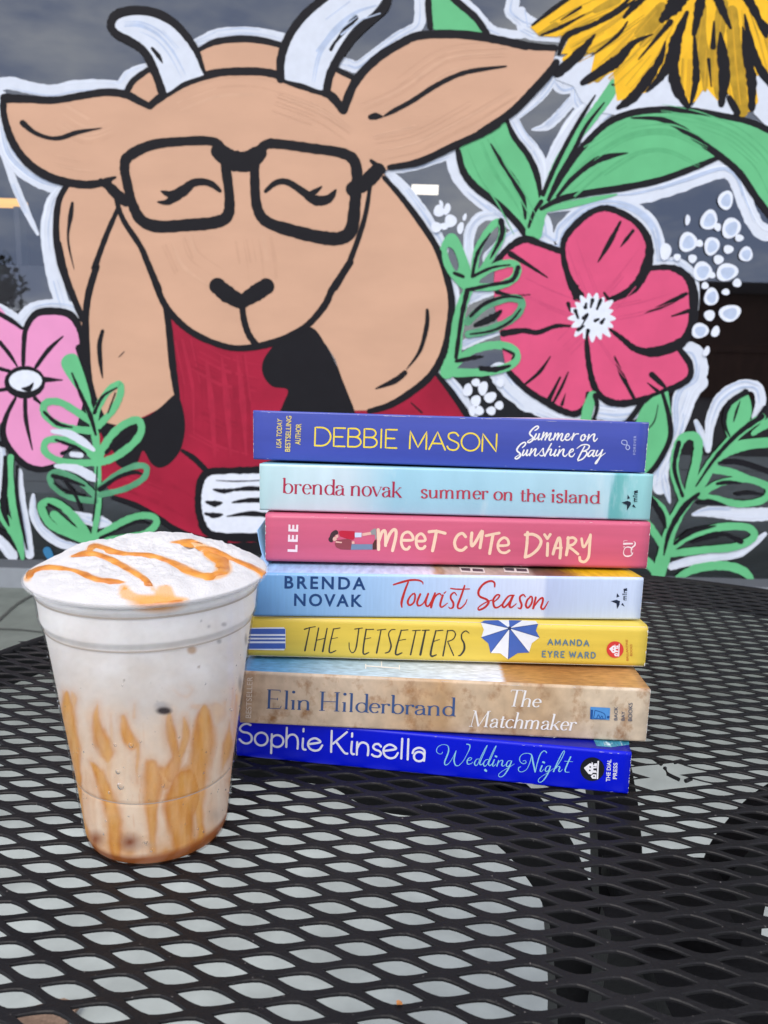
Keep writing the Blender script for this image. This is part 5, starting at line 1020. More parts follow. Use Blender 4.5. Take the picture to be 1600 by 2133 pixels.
mb = MB(); fill(mb, b.sf, Z('t7', [(-20, 1100), (480, 1080), (770, 1078), (800, 1110), (800, 1400), (775, 1445), (480, 1440), (-20, 1425)]), smooth=False); tw = mb.build('towel_drawing', uw, b.root)
mb = MB()
for y0, y1 in ((1102, 1188), (1216, 1246), (1272, 1302), (1332, 1420)): fill(mb, b.sf, Z('t7', [(-20, y0), (795, y0), (795, y1), (-20, y1)]), smooth=False)
mb.build('blue_stripes', ink('umbrella_blue', (70, 104, 184)), tw)
mb = MB()
for wd, x0, y0, x1, y1 in (('AMANDA', 1141, 1342.5, 1227, 1345.5), ('EYRE', 1129, 1368, 1175.5, 1369.2), ('WARD', 1186, 1369.5, 1240.5, 1370.8)):
    tot = sum(UP[c][0] for c in wd); gap = 4.2; n_ = len(wd); L_ = x1 - x0; xx = x0
    for c in wd:
        cw_ = (L_ - gap * (n_ - 1)) * UP[c][0] / tot; ya = y0 + (y1 - y0) * (xx - x0) / L_; sans(b, mb, c, (xx, ya), (xx + cw_, ya + .2), 11.6, 2.7); xx += cw_ + gap
mb.build('author_lettering', ink('steel_blue_ink', (96, 128, 148)), b.root)
house_emblem(b, 1281.3, 1353, 17.6, ink('red_ink', (214, 62, 58)), ink('emblem_white', (238, 238, 244)))
mb = MB(); bfont(b, mb, 'BALLANTINE', (1309.5, 1376), (1308, 1332), 4.6); bfont(b, mb, 'BOOKS', (1317.5, 1366), (1317, 1342), 4.6); mb.build('publisher_lettering', ink('red_brown_ink', (190, 96, 50)), b.root); b.wear(10)

# ---------------------------------------------------------------- 4: pale blue book
sky_m = ramp_mat('sky_spine', [(0, (96, 152, 208)), (.12, (132, 182, 230)), (.35, (170, 204, 240)), (.6, (206, 220, 246)), (.74, (216, 226, 248)), (.752, (186, 200, 232)), (.85, (196, 212, 240)), (1, (204, 220, 246))], BK['sky']['len'], noise=.05, nscale=260, nstretch=(3, 1, .25), rough=.4)
sky_top = ramp_mat('cottage_cover', [(0, (150, 202, 246)), (.25, (190, 216, 250)), (.40, (214, 220, 244)), (.455, (226, 226, 240)), (.475, (180, 150, 110)), (.50, (196, 186, 172)), (.71, (178, 162, 148)), (.73, (106, 84, 72)), (.80, (120, 84, 44)), (.86, (226, 184, 20)), (1, (240, 204, 40))], BK['sky']['len'], noise=.25, nscale=170, nstretch=(2, .5, 1), warp=.035, rough=.35)
b = Book('sky', 'pale blue paperback with a red script title under the pink book', sky_m, sky_top, sky_m)
mb = MB(); bfont(b, mb, 'BRENDA', (592.5, 1226), (761.5, 1229), 26.5, bold=.024, spacing=1.3); bfont(b, mb, 'NOVAK', (612.5, 1262.5), (755, 1265), 26.5, bold=.024, spacing=1.25); mb.build('author_lettering', ink('navy_ink', (24, 66, 122)), b.root)
mb = MB()
lines(b, mb, 's2', [([(45, 105), (110, 85), (200, 62), (280, 62), (320, 80), (325, 100)], [14, 20, 20, 18, 14, 8]), ([(185, 80), (150, 170), (122, 270), (125, 320)], [16, 22, 24, 12]), ([(245, 185), (205, 215), (180, 270), (200, 300), (240, 270), (250, 200), (225, 190)], [10, 16, 22, 18, 18, 18, 10]), ([(300, 195), (270, 270), (285, 305), (330, 280), (375, 195)], [20, 20, 18, 12, 18]), ([(375, 190), (350, 280), (375, 310), (420, 240), (440, 185)], [18, 20, 16, 20, 18]), ([(440, 185), (415, 260), (402, 322)], [14, 28, 20]), ([(408, 300), (440, 220), (480, 190), (500, 205)], [16, 16, 16, 10]),
    ([(515, 205), (490, 290), (505, 318), (560, 280)], [18, 20, 16, 8]), ([(528, 185), (545, 170)], [14, 8]), ([(645, 205), (625, 180), (595, 200), (590, 235), (615, 280), (610, 320), (585, 330), (570, 318)], [10, 14, 18, 18, 20, 18, 12, 8]), ([(722, 115), (690, 210), (655, 310), (680, 330), (725, 290), (745, 245)], [16, 20, 20, 16, 12, 8]), ([(590, 140), (660, 148), (770, 145)], [12, 14, 10]),
    ([(1008, 125), (1005, 85), (965, 70), (900, 100), (855, 165), (865, 215), (930, 245), (950, 275), (915, 320), (860, 345), (855, 320), (920, 275), (1000, 245)], [14, 18, 20, 20, 22, 20, 20, 22, 20, 16, 12, 12, 10]), ([(1000, 270), (1040, 235), (1055, 205), (1025, 205), (995, 250), (1005, 315), (1040, 320), (1085, 285)], [10, 14, 16, 16, 20, 20, 16, 10]), ([(1195, 205), (1140, 215), (1085, 290), (1100, 320), (1150, 270), (1185, 205), (1150, 290), (1165, 322), (1215, 285)], [10, 16, 20, 18, 16, 20, 26, 16, 8]), ([(1300, 220), (1280, 200), (1250, 220), (1250, 255), (1265, 295), (1255, 330), (1230, 325)], [12, 16, 18, 20, 20, 18, 10]),
    ([(1355, 215), (1320, 250), (1305, 300), (1325, 325), (1360, 280), (1365, 225), (1345, 215)], [12, 18, 20, 18, 18, 16, 10]), ([(1400, 225), (1375, 330)], [18, 20]), ([(1385, 310), (1430, 250), (1465, 230), (1465, 270), (1450, 320), (1475, 335), (1520, 262)], [12, 16, 18, 20, 20, 16, 8])], jit=.1)
mb.build('title_lettering', ink('script_red_ink', (196, 44, 40)), b.root)
def star_mark(bk, fr, pts3, col, word, p0, p1, h):
    mb = MB()
    for p in pts3: fill(mb, bk.sf, Z(fr, p), smooth=False)
    mb.build('publisher_emblem', col, bk.root)
    mb = MB(); serif(bk, mb, word, p0, p1, h, 1.45, 2.4, 1.1); mb.build('publisher_lettering', col, bk.root)
nav = ink('dark_navy_ink', (22, 36, 62))
star_mark(b, 'u4', [[(1268, 348), (1308, 338), (1332, 348), (1330, 372), (1312, 404), (1308, 365)], [(1312, 292), (1330, 315), (1308, 322)], [(1342, 374), (1352, 360), (1366, 386)]], nav, 'mira', (1305, 1251), (1305.5, 1225), 5.4)
b.wear(16)
sft = b.top_surface(); mb, m2 = MB(), MB()
for x0, x1 in ((262, 440), (575, 755)):
    fill(mb, sft, Z('t8', [(x0, 54), (x0 + 14, 92), (x1 + 12, 100), (x1, 62)]), smooth=False)
    q = (x1 - x0) / 2
    fill(m2, sft, Z('t8', [(x0 + 12, 62), (x0 + 22, 80), (x0 + q - 6, 84), (x0 + q - 10, 64)]), smooth=False); fill(m2, sft, Z('t8', [(x0 + q + 6, 66), (x0 + q + 12, 85), (x1 - 2, 88), (x1 - 10, 70)]), smooth=False)
wn = mb.build('window_drawing', ink('picture_white', (226, 222, 214)), b.root); m2.build('dark_panes', ink('picture_dark', (76, 76, 82)), wn)
# the loose front cover curls up at its left end
mb = MB(); c0 = Vector(b.top_surface(.0005).pt(560, 1174, 0))
vs = []; NN = 9
for k in range(NN + 1):
    a = k / NN; x = c0.x - .0006 - .0055 * a - .001 * math.sin(a * 2.2); z = b.t + .0004 + .017 * a ** 1.25
    for y in (.016, .085): vs.append((x, y + .012 * a, z - y * b.tt))
for k in range(NN + 1):
    v = vs[2 * k]; vs_ = None
n0 = len(vs); vs += [(x + .0005, y, z) for x, y, z in vs]
fs = []
for k in range(NN): fs += [(2 * k, 2 * k + 1, 2 * k + 3, 2 * k + 2), (n0 + 2 * k + 1, n0 + 2 * k, n0 + 2 * k + 2, n0 + 2 * k + 3), (2 * k, 2 * k + 2, n0 + 2 * k + 2, n0 + 2 * k), (2 * k + 1, n0 + 2 * k + 1, n0 + 2 * k + 3, 2 * k + 3)]
fs.append((2 * NN, 2 * NN + 1, n0 + 2 * NN + 1, n0 + 2 * NN))
mb.add(vs, fs); mb.build('curled_cover_end', mat('curled_cover', (140, 184, 228), rough=.4, var=.06, scale=60), b.root, True)

# ---------------------------------------------------------------- 3: pink book
pk = mat('pink_spine', (224, 102, 134), rough=.4, var=.10, scale=24, stretch=(.5, 1, 7), k=.8, bump=.08, bscale=500)
b = Book('pink', 'pink paperback with cream hand lettering and two cuddling figures drawn on the spine', pk, mat('pink_cover', (214, 90, 122), rough=.4, var=.06, scale=40), pk, rc=.0024)
mb = MB(); cw = 36
lines(b, mb, 's4', [([(650, 75), (655, 190), (655, 300)], cw), ([(660, 200), (690, 110), (720, 85), (735, 120), (735, 255)], cw), ([(740, 230), (780, 130), (825, 75), (855, 90), (850, 170), (815, 315)], cw), ([(925, 195), (1045, 190), (1035, 130), (990, 100), (935, 130), (915, 210), (940, 285), (985, 298), (1010, 272)], 32), ([(1090, 205), (1185, 200), (1180, 150), (1140, 120), (1095, 155), (1088, 230), (1115, 285), (1165, 290), (1188, 265)], 32), ([(1235, 98), (1320, 92), (1420, 115)], 34), ([(1320, 90), (1300, 200), (1275, 315)], 38)], jit=.1)
lines(b, mb, 's5', [([(200, 140), (165, 105), (115, 130), (85, 200), (105, 265), (160, 282), (205, 250)], 31), ([(265, 100), (258, 180), (265, 235), (300, 200), (372, 80), (365, 160), (350, 255)], 32), ([(412, 130), (480, 115), (550, 102)], 28), ([(485, 120), (465, 230), (450, 315)], 32), ([(540, 235), (640, 225), (640, 175), (600, 150), (550, 185), (535, 245), (560, 295), (610, 308), (655, 285)], 27), ([(820, 120), (900, 115), (965, 150), (985, 200), (950, 270), (880, 330), (820, 352)], 31), ([(845, 95), (838, 220), (822, 345)], 31),
    ([(1055, 210), (1050, 335)], 30), ([(1110, 320), (1140, 220), (1175, 150), (1190, 250), (1182, 362)], 31), ([(1130, 260), (1200, 255)], 24), ([(1268, 150), (1262, 250), (1248, 330)], 31), ([(1262, 160), (1320, 150), (1350, 180), (1320, 220), (1265, 240), (1310, 270), (1370, 320)], 28), ([(1408, 160), (1420, 235), (1440, 240), (1485, 160), (1500, 120)], 27), ([(1500, 120), (1490, 250), (1480, 350), (1440, 400), (1395, 390), (1388, 355)], 29)], jit=.1)
stroke(mb, b.sf, Z('s5', [(1022, 118), (1050, 160)]), 5.6); stroke(mb, b.sf, Z('s5', [(1082, 115), (1052, 160)]), 5.6)
mb.build('title_lettering', ink('cream_pink_ink', (246, 212, 184)), b.root)
mb = MB(); bfont(b, mb, 'LEE', (619.5, 1150), (621.5, 1093), 20.5, bold=.035, spacing=1.35); mb.build('author_lettering', ink('off_white_ink', (246, 226, 230)), b.root)
mats_ = dict(dark=ink('hair_brown', (66, 44, 50)), skin=ink('skin_peach', (236, 184, 168)), red=ink('shirt_red', (196, 28, 58)), brown=ink('shirt_brown', (146, 66, 76)), jean=ink('jean_blue', (118, 138, 164)), short=ink('short_white', (206, 220, 240)), boot=ink('boot_brown', (84, 44, 40)), sock=ink('sock_grey', (150, 150, 150)))
mb = MB(); fill(mb, b.sf, Z('s4', [(150, 235), (170, 195), (300, 178), (345, 195), (340, 305), (220, 300), (165, 275)]), smooth=False)
fig = mb.build('couple_drawing', mats_['brown'], b.root, label='two figures lying sideways in a hug, red and brown shirts')
for nm, mk, polys in [('red_shirt', 'red', [[(195, 95), (230, 85), (380, 92), (380, 165), (365, 190), (300, 180), (210, 150)]]), ('jeans', 'jean', [[(345, 240), (585, 240), (585, 302), (335, 305)]]), ('shorts', 'short', [[(382, 108), (460, 108), (458, 160), (382, 162)]]), ('bare_leg', 'skin', [[(465, 115), (570, 98), (572, 130), (470, 148)], [(345, 212), (375, 205), (380, 235), (350, 238)], [(165, 205), (235, 215), (230, 228), (160, 222)], [(160, 135), (190, 130), (192, 165), (165, 170)], [(130, 165), (168, 150), (175, 190), (150, 205), (128, 195)]]), ('hair', 'dark', [[(110, 110), (160, 76), (188, 95), (188, 122), (160, 135), (130, 170), (128, 215), (92, 212), (78, 180), (95, 150)]]), ('boot', 'boot', [[(588, 240), (610, 195), (632, 190), (634, 300), (588, 302)]]), ('shoe', 'sock', [[(560, 90), (600, 62), (625, 60), (632, 180), (618, 185), (610, 130), (575, 132)]])]:
    mb = MB()
    for p in polys: fill(mb, b.sf, Z('s4', p), smooth=nm in ('hair',), n=3)
    mb.build(nm, mats_[mk], fig)
mb = MB()
lines(b, mb, 't6', [([(420, 1590), (430, 1560), (500, 1558)], [14, 10, 8]), ([(640, 1580), (672, 1600), (665, 1660), (610, 1710), (585, 1770), (590, 1830), (620, 1860)], [10, 22, 34, 30, 22, 16, 8]), ([(425, 1630), (520, 1625), (610, 1625)], [44, 40, 34]), ([(420, 1700), (430, 1690)], 20), ([(420, 1780), (450, 1720), (520, 1700), (590, 1720)], [14, 22, 30, 30]), ([(420, 1780), (415, 1840), (450, 1895), (520, 1905), (590, 1880), (625, 1820)], [14, 20, 30, 34, 26, 12]), ([(590, 1760), (625, 1760)], 10)], jit=0)
mb.build('publisher_emblem', ink('off_white_ink', (246, 226, 230)), b.root); b.wear(12)

# ---------------------------------------------------------------- 2: pale teal book
tl_m = ramp_mat('water_spine', [(0, (188, 222, 226)), (.12, (200, 226, 232)), (.22, (206, 226, 234)), (.34, (162, 212, 230)), (.55, (166, 212, 230)), (.8, (178, 216, 230)), (.892, (180, 218, 230)), (.90, (104, 182, 184)), (.925, (116, 190, 190)), (.94, (140, 204, 208)), (1, (156, 212, 214))], BK['teal']['len'], noise=.05, nscale=90, nstretch=(1, 1, .3), warp=.05, mixc=(206, 230, 238), mixscale=46, mixthr=(.55, .75))
b = Book('teal', 'pale aqua paperback second from the top with thin red lower case lettering', tl_m, mat('aqua_cover', (150, 205, 215), rough=.4, var=.1, scale=40), tl_m, rc=.0014)
mb = MB(); serif(b, mb, 'brenda', (588, 1028), (719, 1032), 21, 1.56, 4.5, 1.1); serif(b, mb, 'novak', (729, 1032.5), (838, 1036.5), 21, 1.56, 4.5, 1.1); mb.build('author_lettering', ink('crimson_ink', (176, 34, 72)), b.root)
mb = MB(); serif(b, mb, 'summer', (876, 1037), (1018, 1040), 17.5, 1.5, 4.4, 1.1); serif(b, mb, 'on', (1028, 1041), (1070, 1043), 17.5, 1.5, 4.4, 1.1); serif(b, mb, 'the', (1083, 1044), (1136, 1045.5), 17.5, 1.5, 4.4, 1.1); serif(b, mb, 'island', (1147, 1046), (1250, 1049), 17.5, 1.5, 4.4, 1.1); mb.build('title_lettering', ink('brick_red_ink', (184, 56, 78)), b.root)
star_mark(b, 't6', [[(375, 712), (505, 672), (575, 705), (580, 750), (490, 888), (495, 765)], [(505, 535), (560, 615), (500, 638)], [(605, 795), (640, 750), (692, 832)]], ink('ink_black_blue', (18, 34, 52)), 'mira', (1327, 1046), (1327.8, 1021), 5.6)
b.wear(26)

# ---------------------------------------------------------------- 1: indigo book on top
in_m = mat('indigo_spine', (66, 82, 178), rough=.34, var=.10, scale=20, stretch=(.5, 1, 6), k=.86, bump=.06, bscale=500)
b = Book('indigo', 'indigo paperback on top of the stack with thin yellow capitals', in_m, ramp_mat('indigo_cover', [(0, (70, 84, 170)), (.25, (150, 160, 210)), (.6, (190, 180, 214)), (.8, (214, 182, 206)), (1, (200, 190, 216))], BK['indigo']['len'], noise=.06, nscale=40), in_m, rc=.0012, bump=.0016)
mb = MB(); sans(b, mb, 'DEBBIE', (652, 928), (829, 933.5), 38, 3.3); sans(b, mb, 'MASON', (850, 934), (1037, 941), 36.5, 3.3); mb.build('author_lettering', ink('lemon_ink', (248, 220, 60)), b.root)
mb = MB()
lines(b, mb, 's1', [([(395, 120), (430, 100), (450, 70), (425, 55), (370, 90), (320, 150), (325, 185), (360, 220), (365, 260), (320, 300), (285, 300), (300, 275), (370, 235)], [16, 22, 24, 22, 24, 28, 26, 26, 28, 24, 20, 14, 10]), ([(415, 175), (385, 240), (400, 258), (440, 220), (465, 165), (445, 245), (455, 262), (485, 240)], [24, 26, 22, 16, 24, 24, 20, 12]), ([(530, 150), (495, 262)], [24, 24]), ([(500, 250), (560, 170), (580, 165), (550, 262)], [14, 18, 24, 24]), ([(555, 250), (620, 170), (640, 170), (610, 250), (630, 270), (665, 240)], [14, 18, 24, 26, 20, 12]), ([(705, 165), (675, 262)], [24, 24]), ([(680, 250), (735, 175), (755, 170), (730, 262)], [14, 18, 24, 24]), ([(735, 250), (790, 175), (815, 180), (790, 255), (815, 275), (850, 240)], [14, 18, 24, 26, 20, 14]),
    ([(860, 230), (905, 205), (910, 172), (880, 180), (855, 230), (870, 265), (910, 262), (950, 215)], [14, 16, 20, 22, 26, 24, 18, 10]), ([(985, 165), (955, 265)], [24, 24]), ([(965, 240), (1010, 180), (1055, 172)], [14, 18, 20]), ([(1150, 180), (1105, 200), (1090, 250), (1110, 275), (1150, 245), (1160, 195), (1140, 215), (1185, 215)], [16, 22, 26, 24, 22, 20, 14, 8]), ([(1215, 185), (1190, 272)], [24, 24]), ([(1195, 262), (1260, 190), (1300, 180), (1285, 245), (1300, 285), (1345, 240)], [14, 18, 26, 26, 22, 10]),
    ([(205, 380), (240, 350), (255, 315), (230, 302), (175, 335), (125, 400), (130, 435), (165, 465), (175, 505), (130, 548), (95, 545), (110, 520), (180, 475)], [16, 22, 24, 22, 24, 28, 26, 26, 28, 24, 20, 14, 10]), ([(230, 420), (205, 485), (220, 500), (260, 460), (285, 410), (265, 490), (280, 500), (310, 470)], [24, 26, 22, 16, 24, 24, 20, 12]), ([(345, 400), (315, 500)], [24, 24]), ([(320, 490), (385, 410), (410, 405), (390, 485), (410, 505), (450, 470)], [14, 18, 26, 26, 20, 12]), ([(450, 480), (520, 390), (520, 440), (530, 490), (490, 505), (465, 490)], [10, 14, 22, 24, 20, 12]),
    ([(645, 320), (600, 400), (545, 510)], [20, 22, 22]), ([(555, 490), (610, 415), (645, 410), (625, 480), (640, 500), (680, 470)], [12, 16, 24, 26, 18, 12]), ([(715, 415), (685, 490), (700, 508), (735, 480)], [24, 26, 20, 12]), ([(765, 368), (775, 362)], [20, 16]), ([(770, 415), (740, 505)], [24, 24]), ([(745, 495), (805, 415), (835, 410), (820, 480), (850, 515), (890, 475)], [14, 18, 26, 26, 20, 12]), ([(905, 470), (970, 435), (975, 405), (945, 410), (915, 460), (925, 510), (965, 515), (1000, 470)], [14, 16, 20, 22, 26, 24, 18, 10]),
    ([(1030, 395), (1100, 345), (1180, 335), (1220, 360), (1190, 410), (1110, 440)], [10, 18, 20, 22, 22, 14]), ([(1150, 360), (1095, 460), (1045, 560)], [20, 24, 24]), ([(1115, 440), (1170, 440), (1180, 480), (1120, 550), (1050, 580)], [14, 20, 24, 22, 20]), ([(1300, 420), (1240, 430), (1200, 490), (1215, 515), (1260, 480), (1300, 420), (1270, 490), (1290, 515), (1325, 480)], [12, 18, 24, 22, 18, 22, 26, 20, 10]), ([(1345, 425), (1320, 480), (1340, 505), (1390, 460), (1420, 415)], [22, 24, 20, 18, 22]), ([(1420, 415), (1380, 520), (1330, 610), (1310, 620), (1330, 580), (1400, 510), (1465, 460)], [20, 24, 26, 22, 16, 14, 8])], jit=.08)
mb.build('title_lettering', ink('white_ink', (242, 240, 238)), b.root)
mb = MB(); lm = ink('pale_yellow_ink', (238, 214, 110))
bfont(b, mb, 'USA TODAY', (586, 933), (588.5, 872), 11, bold=.008, shear=.22); bfont(b, mb, 'BESTSELLING', (604.5, 941), (607.5, 866.5), 11, bold=.012); bfont(b, mb, 'AUTHOR', (626, 926.5), (628, 883), 11.5, bold=.012); mb.build('bestseller_lettering', lm, b.root)
mb = MB(); bfont(b, mb, 'FOREVER', (1324, 947), (1325.5, 908), 5.2, spacing=1.3); mb.build('publisher_lettering', ink('lilac_ink', (186, 196, 232)), b.root)
mb = MB(); stroke(mb, b.sf, Z('H', [(645, 405), (625, 395), (630, 375), (655, 378), (660, 400), (652, 425), (665, 438), (678, 425), (668, 408), (640, 405)]), 1.5, n=6); mb.build('publisher_emblem', ink('lilac_ink', (186, 196, 232)), b.root)
b.wear(30)

# ================================================================== THE ICED COFFEE
CC = Vector((-.099, .3255, TZ)); CZ = TZ; ZS = 1.045
cup = tag(empty('iced_coffee_cup', CC), 'clear plastic cup of iced coffee with foam and caramel drizzle beside the books', 'iced coffee')
cup.scale = (1, 1, ZS)
def R_out(z):
    return float(np.interp(z, [0, .004, .010, .0285, .0295, .0305, .060, .0940, .0960, .0985, .1080, .1090, .1105, .1140], [.0303, .0318, .0324, .0345, .03435, .03475, .0388, .0434, .0437, .0450, .0460, .0461, .0469, .0474]))
def cup_part(mb, name, m, smooth=True, label=None):
    o = mb.build(name, m, cup, smooth, label); return o
def px_cup(x, y, off):
    """point on the cup wall seen at a place in the photograph"""
    d = ray(x, y); o = CAM - CC; lo = None
    t = .18
    while t < .6:
        p = o + d * t; z = min(max(p.z / ZS, 0), .116)
        if math.hypot(p.x, p.y) < R_out(z) + off: break
        t += .0004
    p = o + d * t
    return Vector((p.x, p.y, p.z / ZS))
# drink: colour of the milk, foam, coffee and caramel against the wall
streaks = [('K', [(372, -20), (378, 60), (398, 200), (415, 290), (424, 400), (444, 550), (466, 700), (492, 810), (520, 870)], [26, 56, 58, 58, 40, 34, 30, 46, 60], 1.0), ('I', [(404, 960), (410, 1000), (402, 1060)], [8, 40, 30], .7), ('I', [(352, 950), (362, 1020), (372, 1110)], [6, 24, 50], .7),
           ('K', [(538, 40), (536, 120), (550, 200), (572, 260), (600, 320), (606, 372)], [4, 34, 56, 86, 74, 10], .85), ('K', [(606, 340), (612, 430), (628, 560)], [40, 30, 20], .45), ('K', [(508, 350), (556, 420), (584, 500), (612, 600), (628, 700), (636, 800), (646, 890)], [6, 54, 70, 74, 70, 62, 50], .95),
           ('K', [(678, 112), (690, 180), (714, 240), (728, 285)], [26, 48, 68, 60], .95), ('K', [(752, 280), (766, 380), (770, 490)], [34, 16, 3], .8), ('K', [(745, 50), (748, 120)], [6, 22], .45), ('K', [(612, 90), (620, 190), (634, 280)], [3, 14, 4], .5),
           ('K', [(842, 380), (846, 450), (848, 560), (842, 650), (848, 750), (852, 870)], [60, 92, 84, 54, 40, 26], .85), ('K', [(870, 420), (960, 455), (1090, 450)], [90, 120, 120], .75), ('K', [(944, 100), (946, 170), (952, 245), (978, 330), (950, 420)], [16, 42, 42, 56, 100], .85), ('K', [(1020, 130), (1032, 200), (1026, 260), (992, 330)], [10, 40, 44, 40], .85),
           ('K', [(1030, 480), (1025, 560), (1006, 650), (1012, 750), (1018, 850)], [140, 190, 150, 130, 90], .95), ('K', [(955, 630), (985, 720), (1010, 800)], [10, 50, 60], .8), ('K', [(1140, 70), (1140, 150), (1128, 250), (1110, 350), (1104, 450), (1110, 560), (1115, 700), (1112, 830)], [30, 96, 118, 100, 84, 60, 34, 44], .9), ('K', [(1200, 60), (1206, 140)], [40, 20], .4),
           ('K', [(1268, 140), (1264, 250), (1254, 330), (1240, 420)], [6, 44, 34, 3], .85), ('K', [(1238, 30), (1236, 90)], [14, 4], .5), ('K', [(1322, 0), (1302, 200), (1287, 420), (1274, 660)], [14, 18, 18, 16], .85), ('K', [(900, 600), (905, 560)], [10, 40], .4),
           ('I', [(1080, 1060), (1200, 1075)], [30, 80], .4), ('I', [(540, 1070), (540, 1130)], [3, 30], .6), ('I', [(1300, 940), (1290, 1110)], [8, 24], .5), ('I', [(960, 970), (1030, 1000), (1060, 960), (1040, 940)], [6, 10, 10, 6], .3)]
ST = []
for fr, pts, ws, a in streaks:
    P = catmull(Z(fr, pts), False, 5); w = np.interp(np.linspace(0, 1, len(P)), np.linspace(0, 1, len(ws)), ws) * 1.22 / FR[fr][2]
    ST.append((np.array(P), w, a))
def vnoise(x, y, seed=0):
    xi, yi = np.floor(x).astype(int), np.floor(y).astype(int); fx, fy = x - xi, y - yi; fx = fx * fx * (3 - 2 * fx); fy = fy * fy * (3 - 2 * fy)
    def h(a, b): v = np.sin(a * 127.1 + b * 311.7 + seed * 74.7) * 43758.5453; return v - np.floor(v)
    return (h(xi, yi) * (1 - fx) + h(xi + 1, yi) * fx) * (1 - fy) + (h(xi, yi + 1) * (1 - fx) + h(xi + 1, yi + 1) * fx) * fy
def fbm(x, y, seed=0, o=4):
    v = 0; a = .5
    for k in range(o): v = v + a * vnoise(x * 2 ** k, y * 2 ** k, seed + k); a *= .5
    return v
NT, NZ = 420, 230; ZT = .1134
vs = []; px = np.zeros((NZ * NT, 2)); zz = np.zeros(NZ * NT); th = np.zeros(NZ * NT)
for i in range(NZ):
    z = .0008 + (ZT - .0008) * i / (NZ - 1); r = R_out(z) - .0009
    for k in range(NT):
        a = 2 * math.pi * k / NT; x, y = r * math.cos(a), r * math.sin(a); vs.append((x, y, z))
        yy = y if y < .012 else .024 - y        # the far side carries a like pattern
        q = i * NT + k; px[q] = proj(CC + Vector((x * (1 if y < .012 else .93), yy, z * ZS))); zz[q] = z; th[q] = a
def lc(c): return np.array(lin(c))
wob = np.stack([(fbm(px[:, 0] / 26, px[:, 1] / 60, 3) - .47) * 16, (fbm(px[:, 0] / 40, px[:, 1] / 40, 9) - .47) * 24], 1); pw = px + wob
h = np.clip(zz / ZT, 0, 1)
stops = [(0, (216, 160, 100)), (.05, (226, 190, 154)), (.14, (240, 220, 198)), (.35, (242, 221, 198)), (.50, (236, 219, 202)), (.62, (230, 221, 213)), (.74, (232, 227, 223)), (.86, (242, 240, 240)), (1, (248, 248, 250))]
hh = np.clip(h + (fbm(px[:, 0] / 60, px[:, 1] / 45, 5) - .47) * .34 * (h > .03), 0, 1)
col = np.stack([np.interp(hh, [s[0] for s in stops], [lc(s[1])[c] for s in stops]) for c in range(3)], 1)
car = lc((238, 168, 72)); dark = lc((182, 112, 46))
amt = np.zeros(len(px)); edge = np.zeros(len(px))
for P, w, a in ST:
    d = np.full(len(px), 1e9); ww = np.zeros(len(px))
    for j in range(len(P) - 1):
        A = P[j]; Bv = P[j + 1] - A; l2 = (Bv ** 2).sum() + 1e-9; t = np.clip(((pw - A) @ Bv) / l2, 0, 1); dd = np.hypot(*(pw - A - t[:, None] * Bv).T); m_ = dd < d; d[m_] = dd[m_]; ww[m_] = (w[j] + (w[j + 1] - w[j]) * t)[m_]
    f_ = a * np.clip((ww * .5 - d) / (7 + .16 * ww) + .5, 0, 1); halo_ = a * .32 * np.exp(-(np.clip(d - ww * .42, 0, None) / 11) ** 2) * (.5 + fbm(px[:, 0] / 11, px[:, 1] / 40, 77)); f_ = np.maximum(f_, halo_); up_ = f_ > amt; edge[up_] = np.clip(d / (ww * .5 + 1e-6), 0, 1.2)[up_]; amt = np.maximum(amt, f_)
wash = np.clip((fbm(pw[:, 0] / 22, pw[:, 1] / 170, 61) - .44) * 3.4, 0, 1) * np.clip((px[:, 1] - 1540) / 90, 0, 1) * .42; amt = np.maximum(amt, wash)
thin = np.clip((fbm(pw[:, 0] / 7, pw[:, 1] / 150, 67) - .62) * 9, 0, 1) * np.clip((px[:, 1] - 1500) / 80, 0, 1) * .4; amt = np.maximum(amt, thin)
amt *= .74 + .5 * fbm(px[:, 0] / 14, px[:, 1] / 50, 21)
amt = np.clip(amt, 0, 1); e_ = np.clip((edge - .25) / .6, 0, 1)[:, None] * .6 + .55 * np.clip((fbm(pw[:, 0] / 9, pw[:, 1] / 80, 71) - .35) * 2, 0, 1)[:, None]; e_ = np.clip(e_, 0, 1); cc = (lc((238, 180, 98))[None] * (1 - e_) + lc((212, 130, 34))[None] * e_) * (1 - .18 * fbm(px[:, 0] / 20, px[:, 1] / 90, 13)[:, None])
col = col * (1 - amt[:, None]) + cc * amt[:, None]
def blob(fr, x, y, rx, ry, c, a=1.0, soft=.35):
    global col
    X, Y = Z(fr, [(x, y)])[0]; s_ = FR[fr][2]; d = np.hypot((px[:, 0] - X) / (rx / s_), (px[:, 1] - Y) / (ry / s_)); f_ = a * np.clip((1 - d) / soft, 0, 1); col = col * (1 - f_[:, None]) + lc(c)[None] * f_[:, None]
blob('K', 905, 62, 60, 40, (178, 172, 172), .8, .7); blob('K', 912, 82, 54, 26, (46, 34, 40), .97, .5); blob('K', 890, 45, 40, 16, (200, 198, 200), .6, .6)
blob('K', 530, 795, 66, 64, (150, 86, 48), .95, .9); blob('K', 722, 812, 84, 66, (140, 74, 40), .97, .9); blob('K', 800, 830, 90, 30, (196, 170, 150), .5, .8); blob('K', 1200, 660, 60, 60, (196, 176, 158), .6, .9)
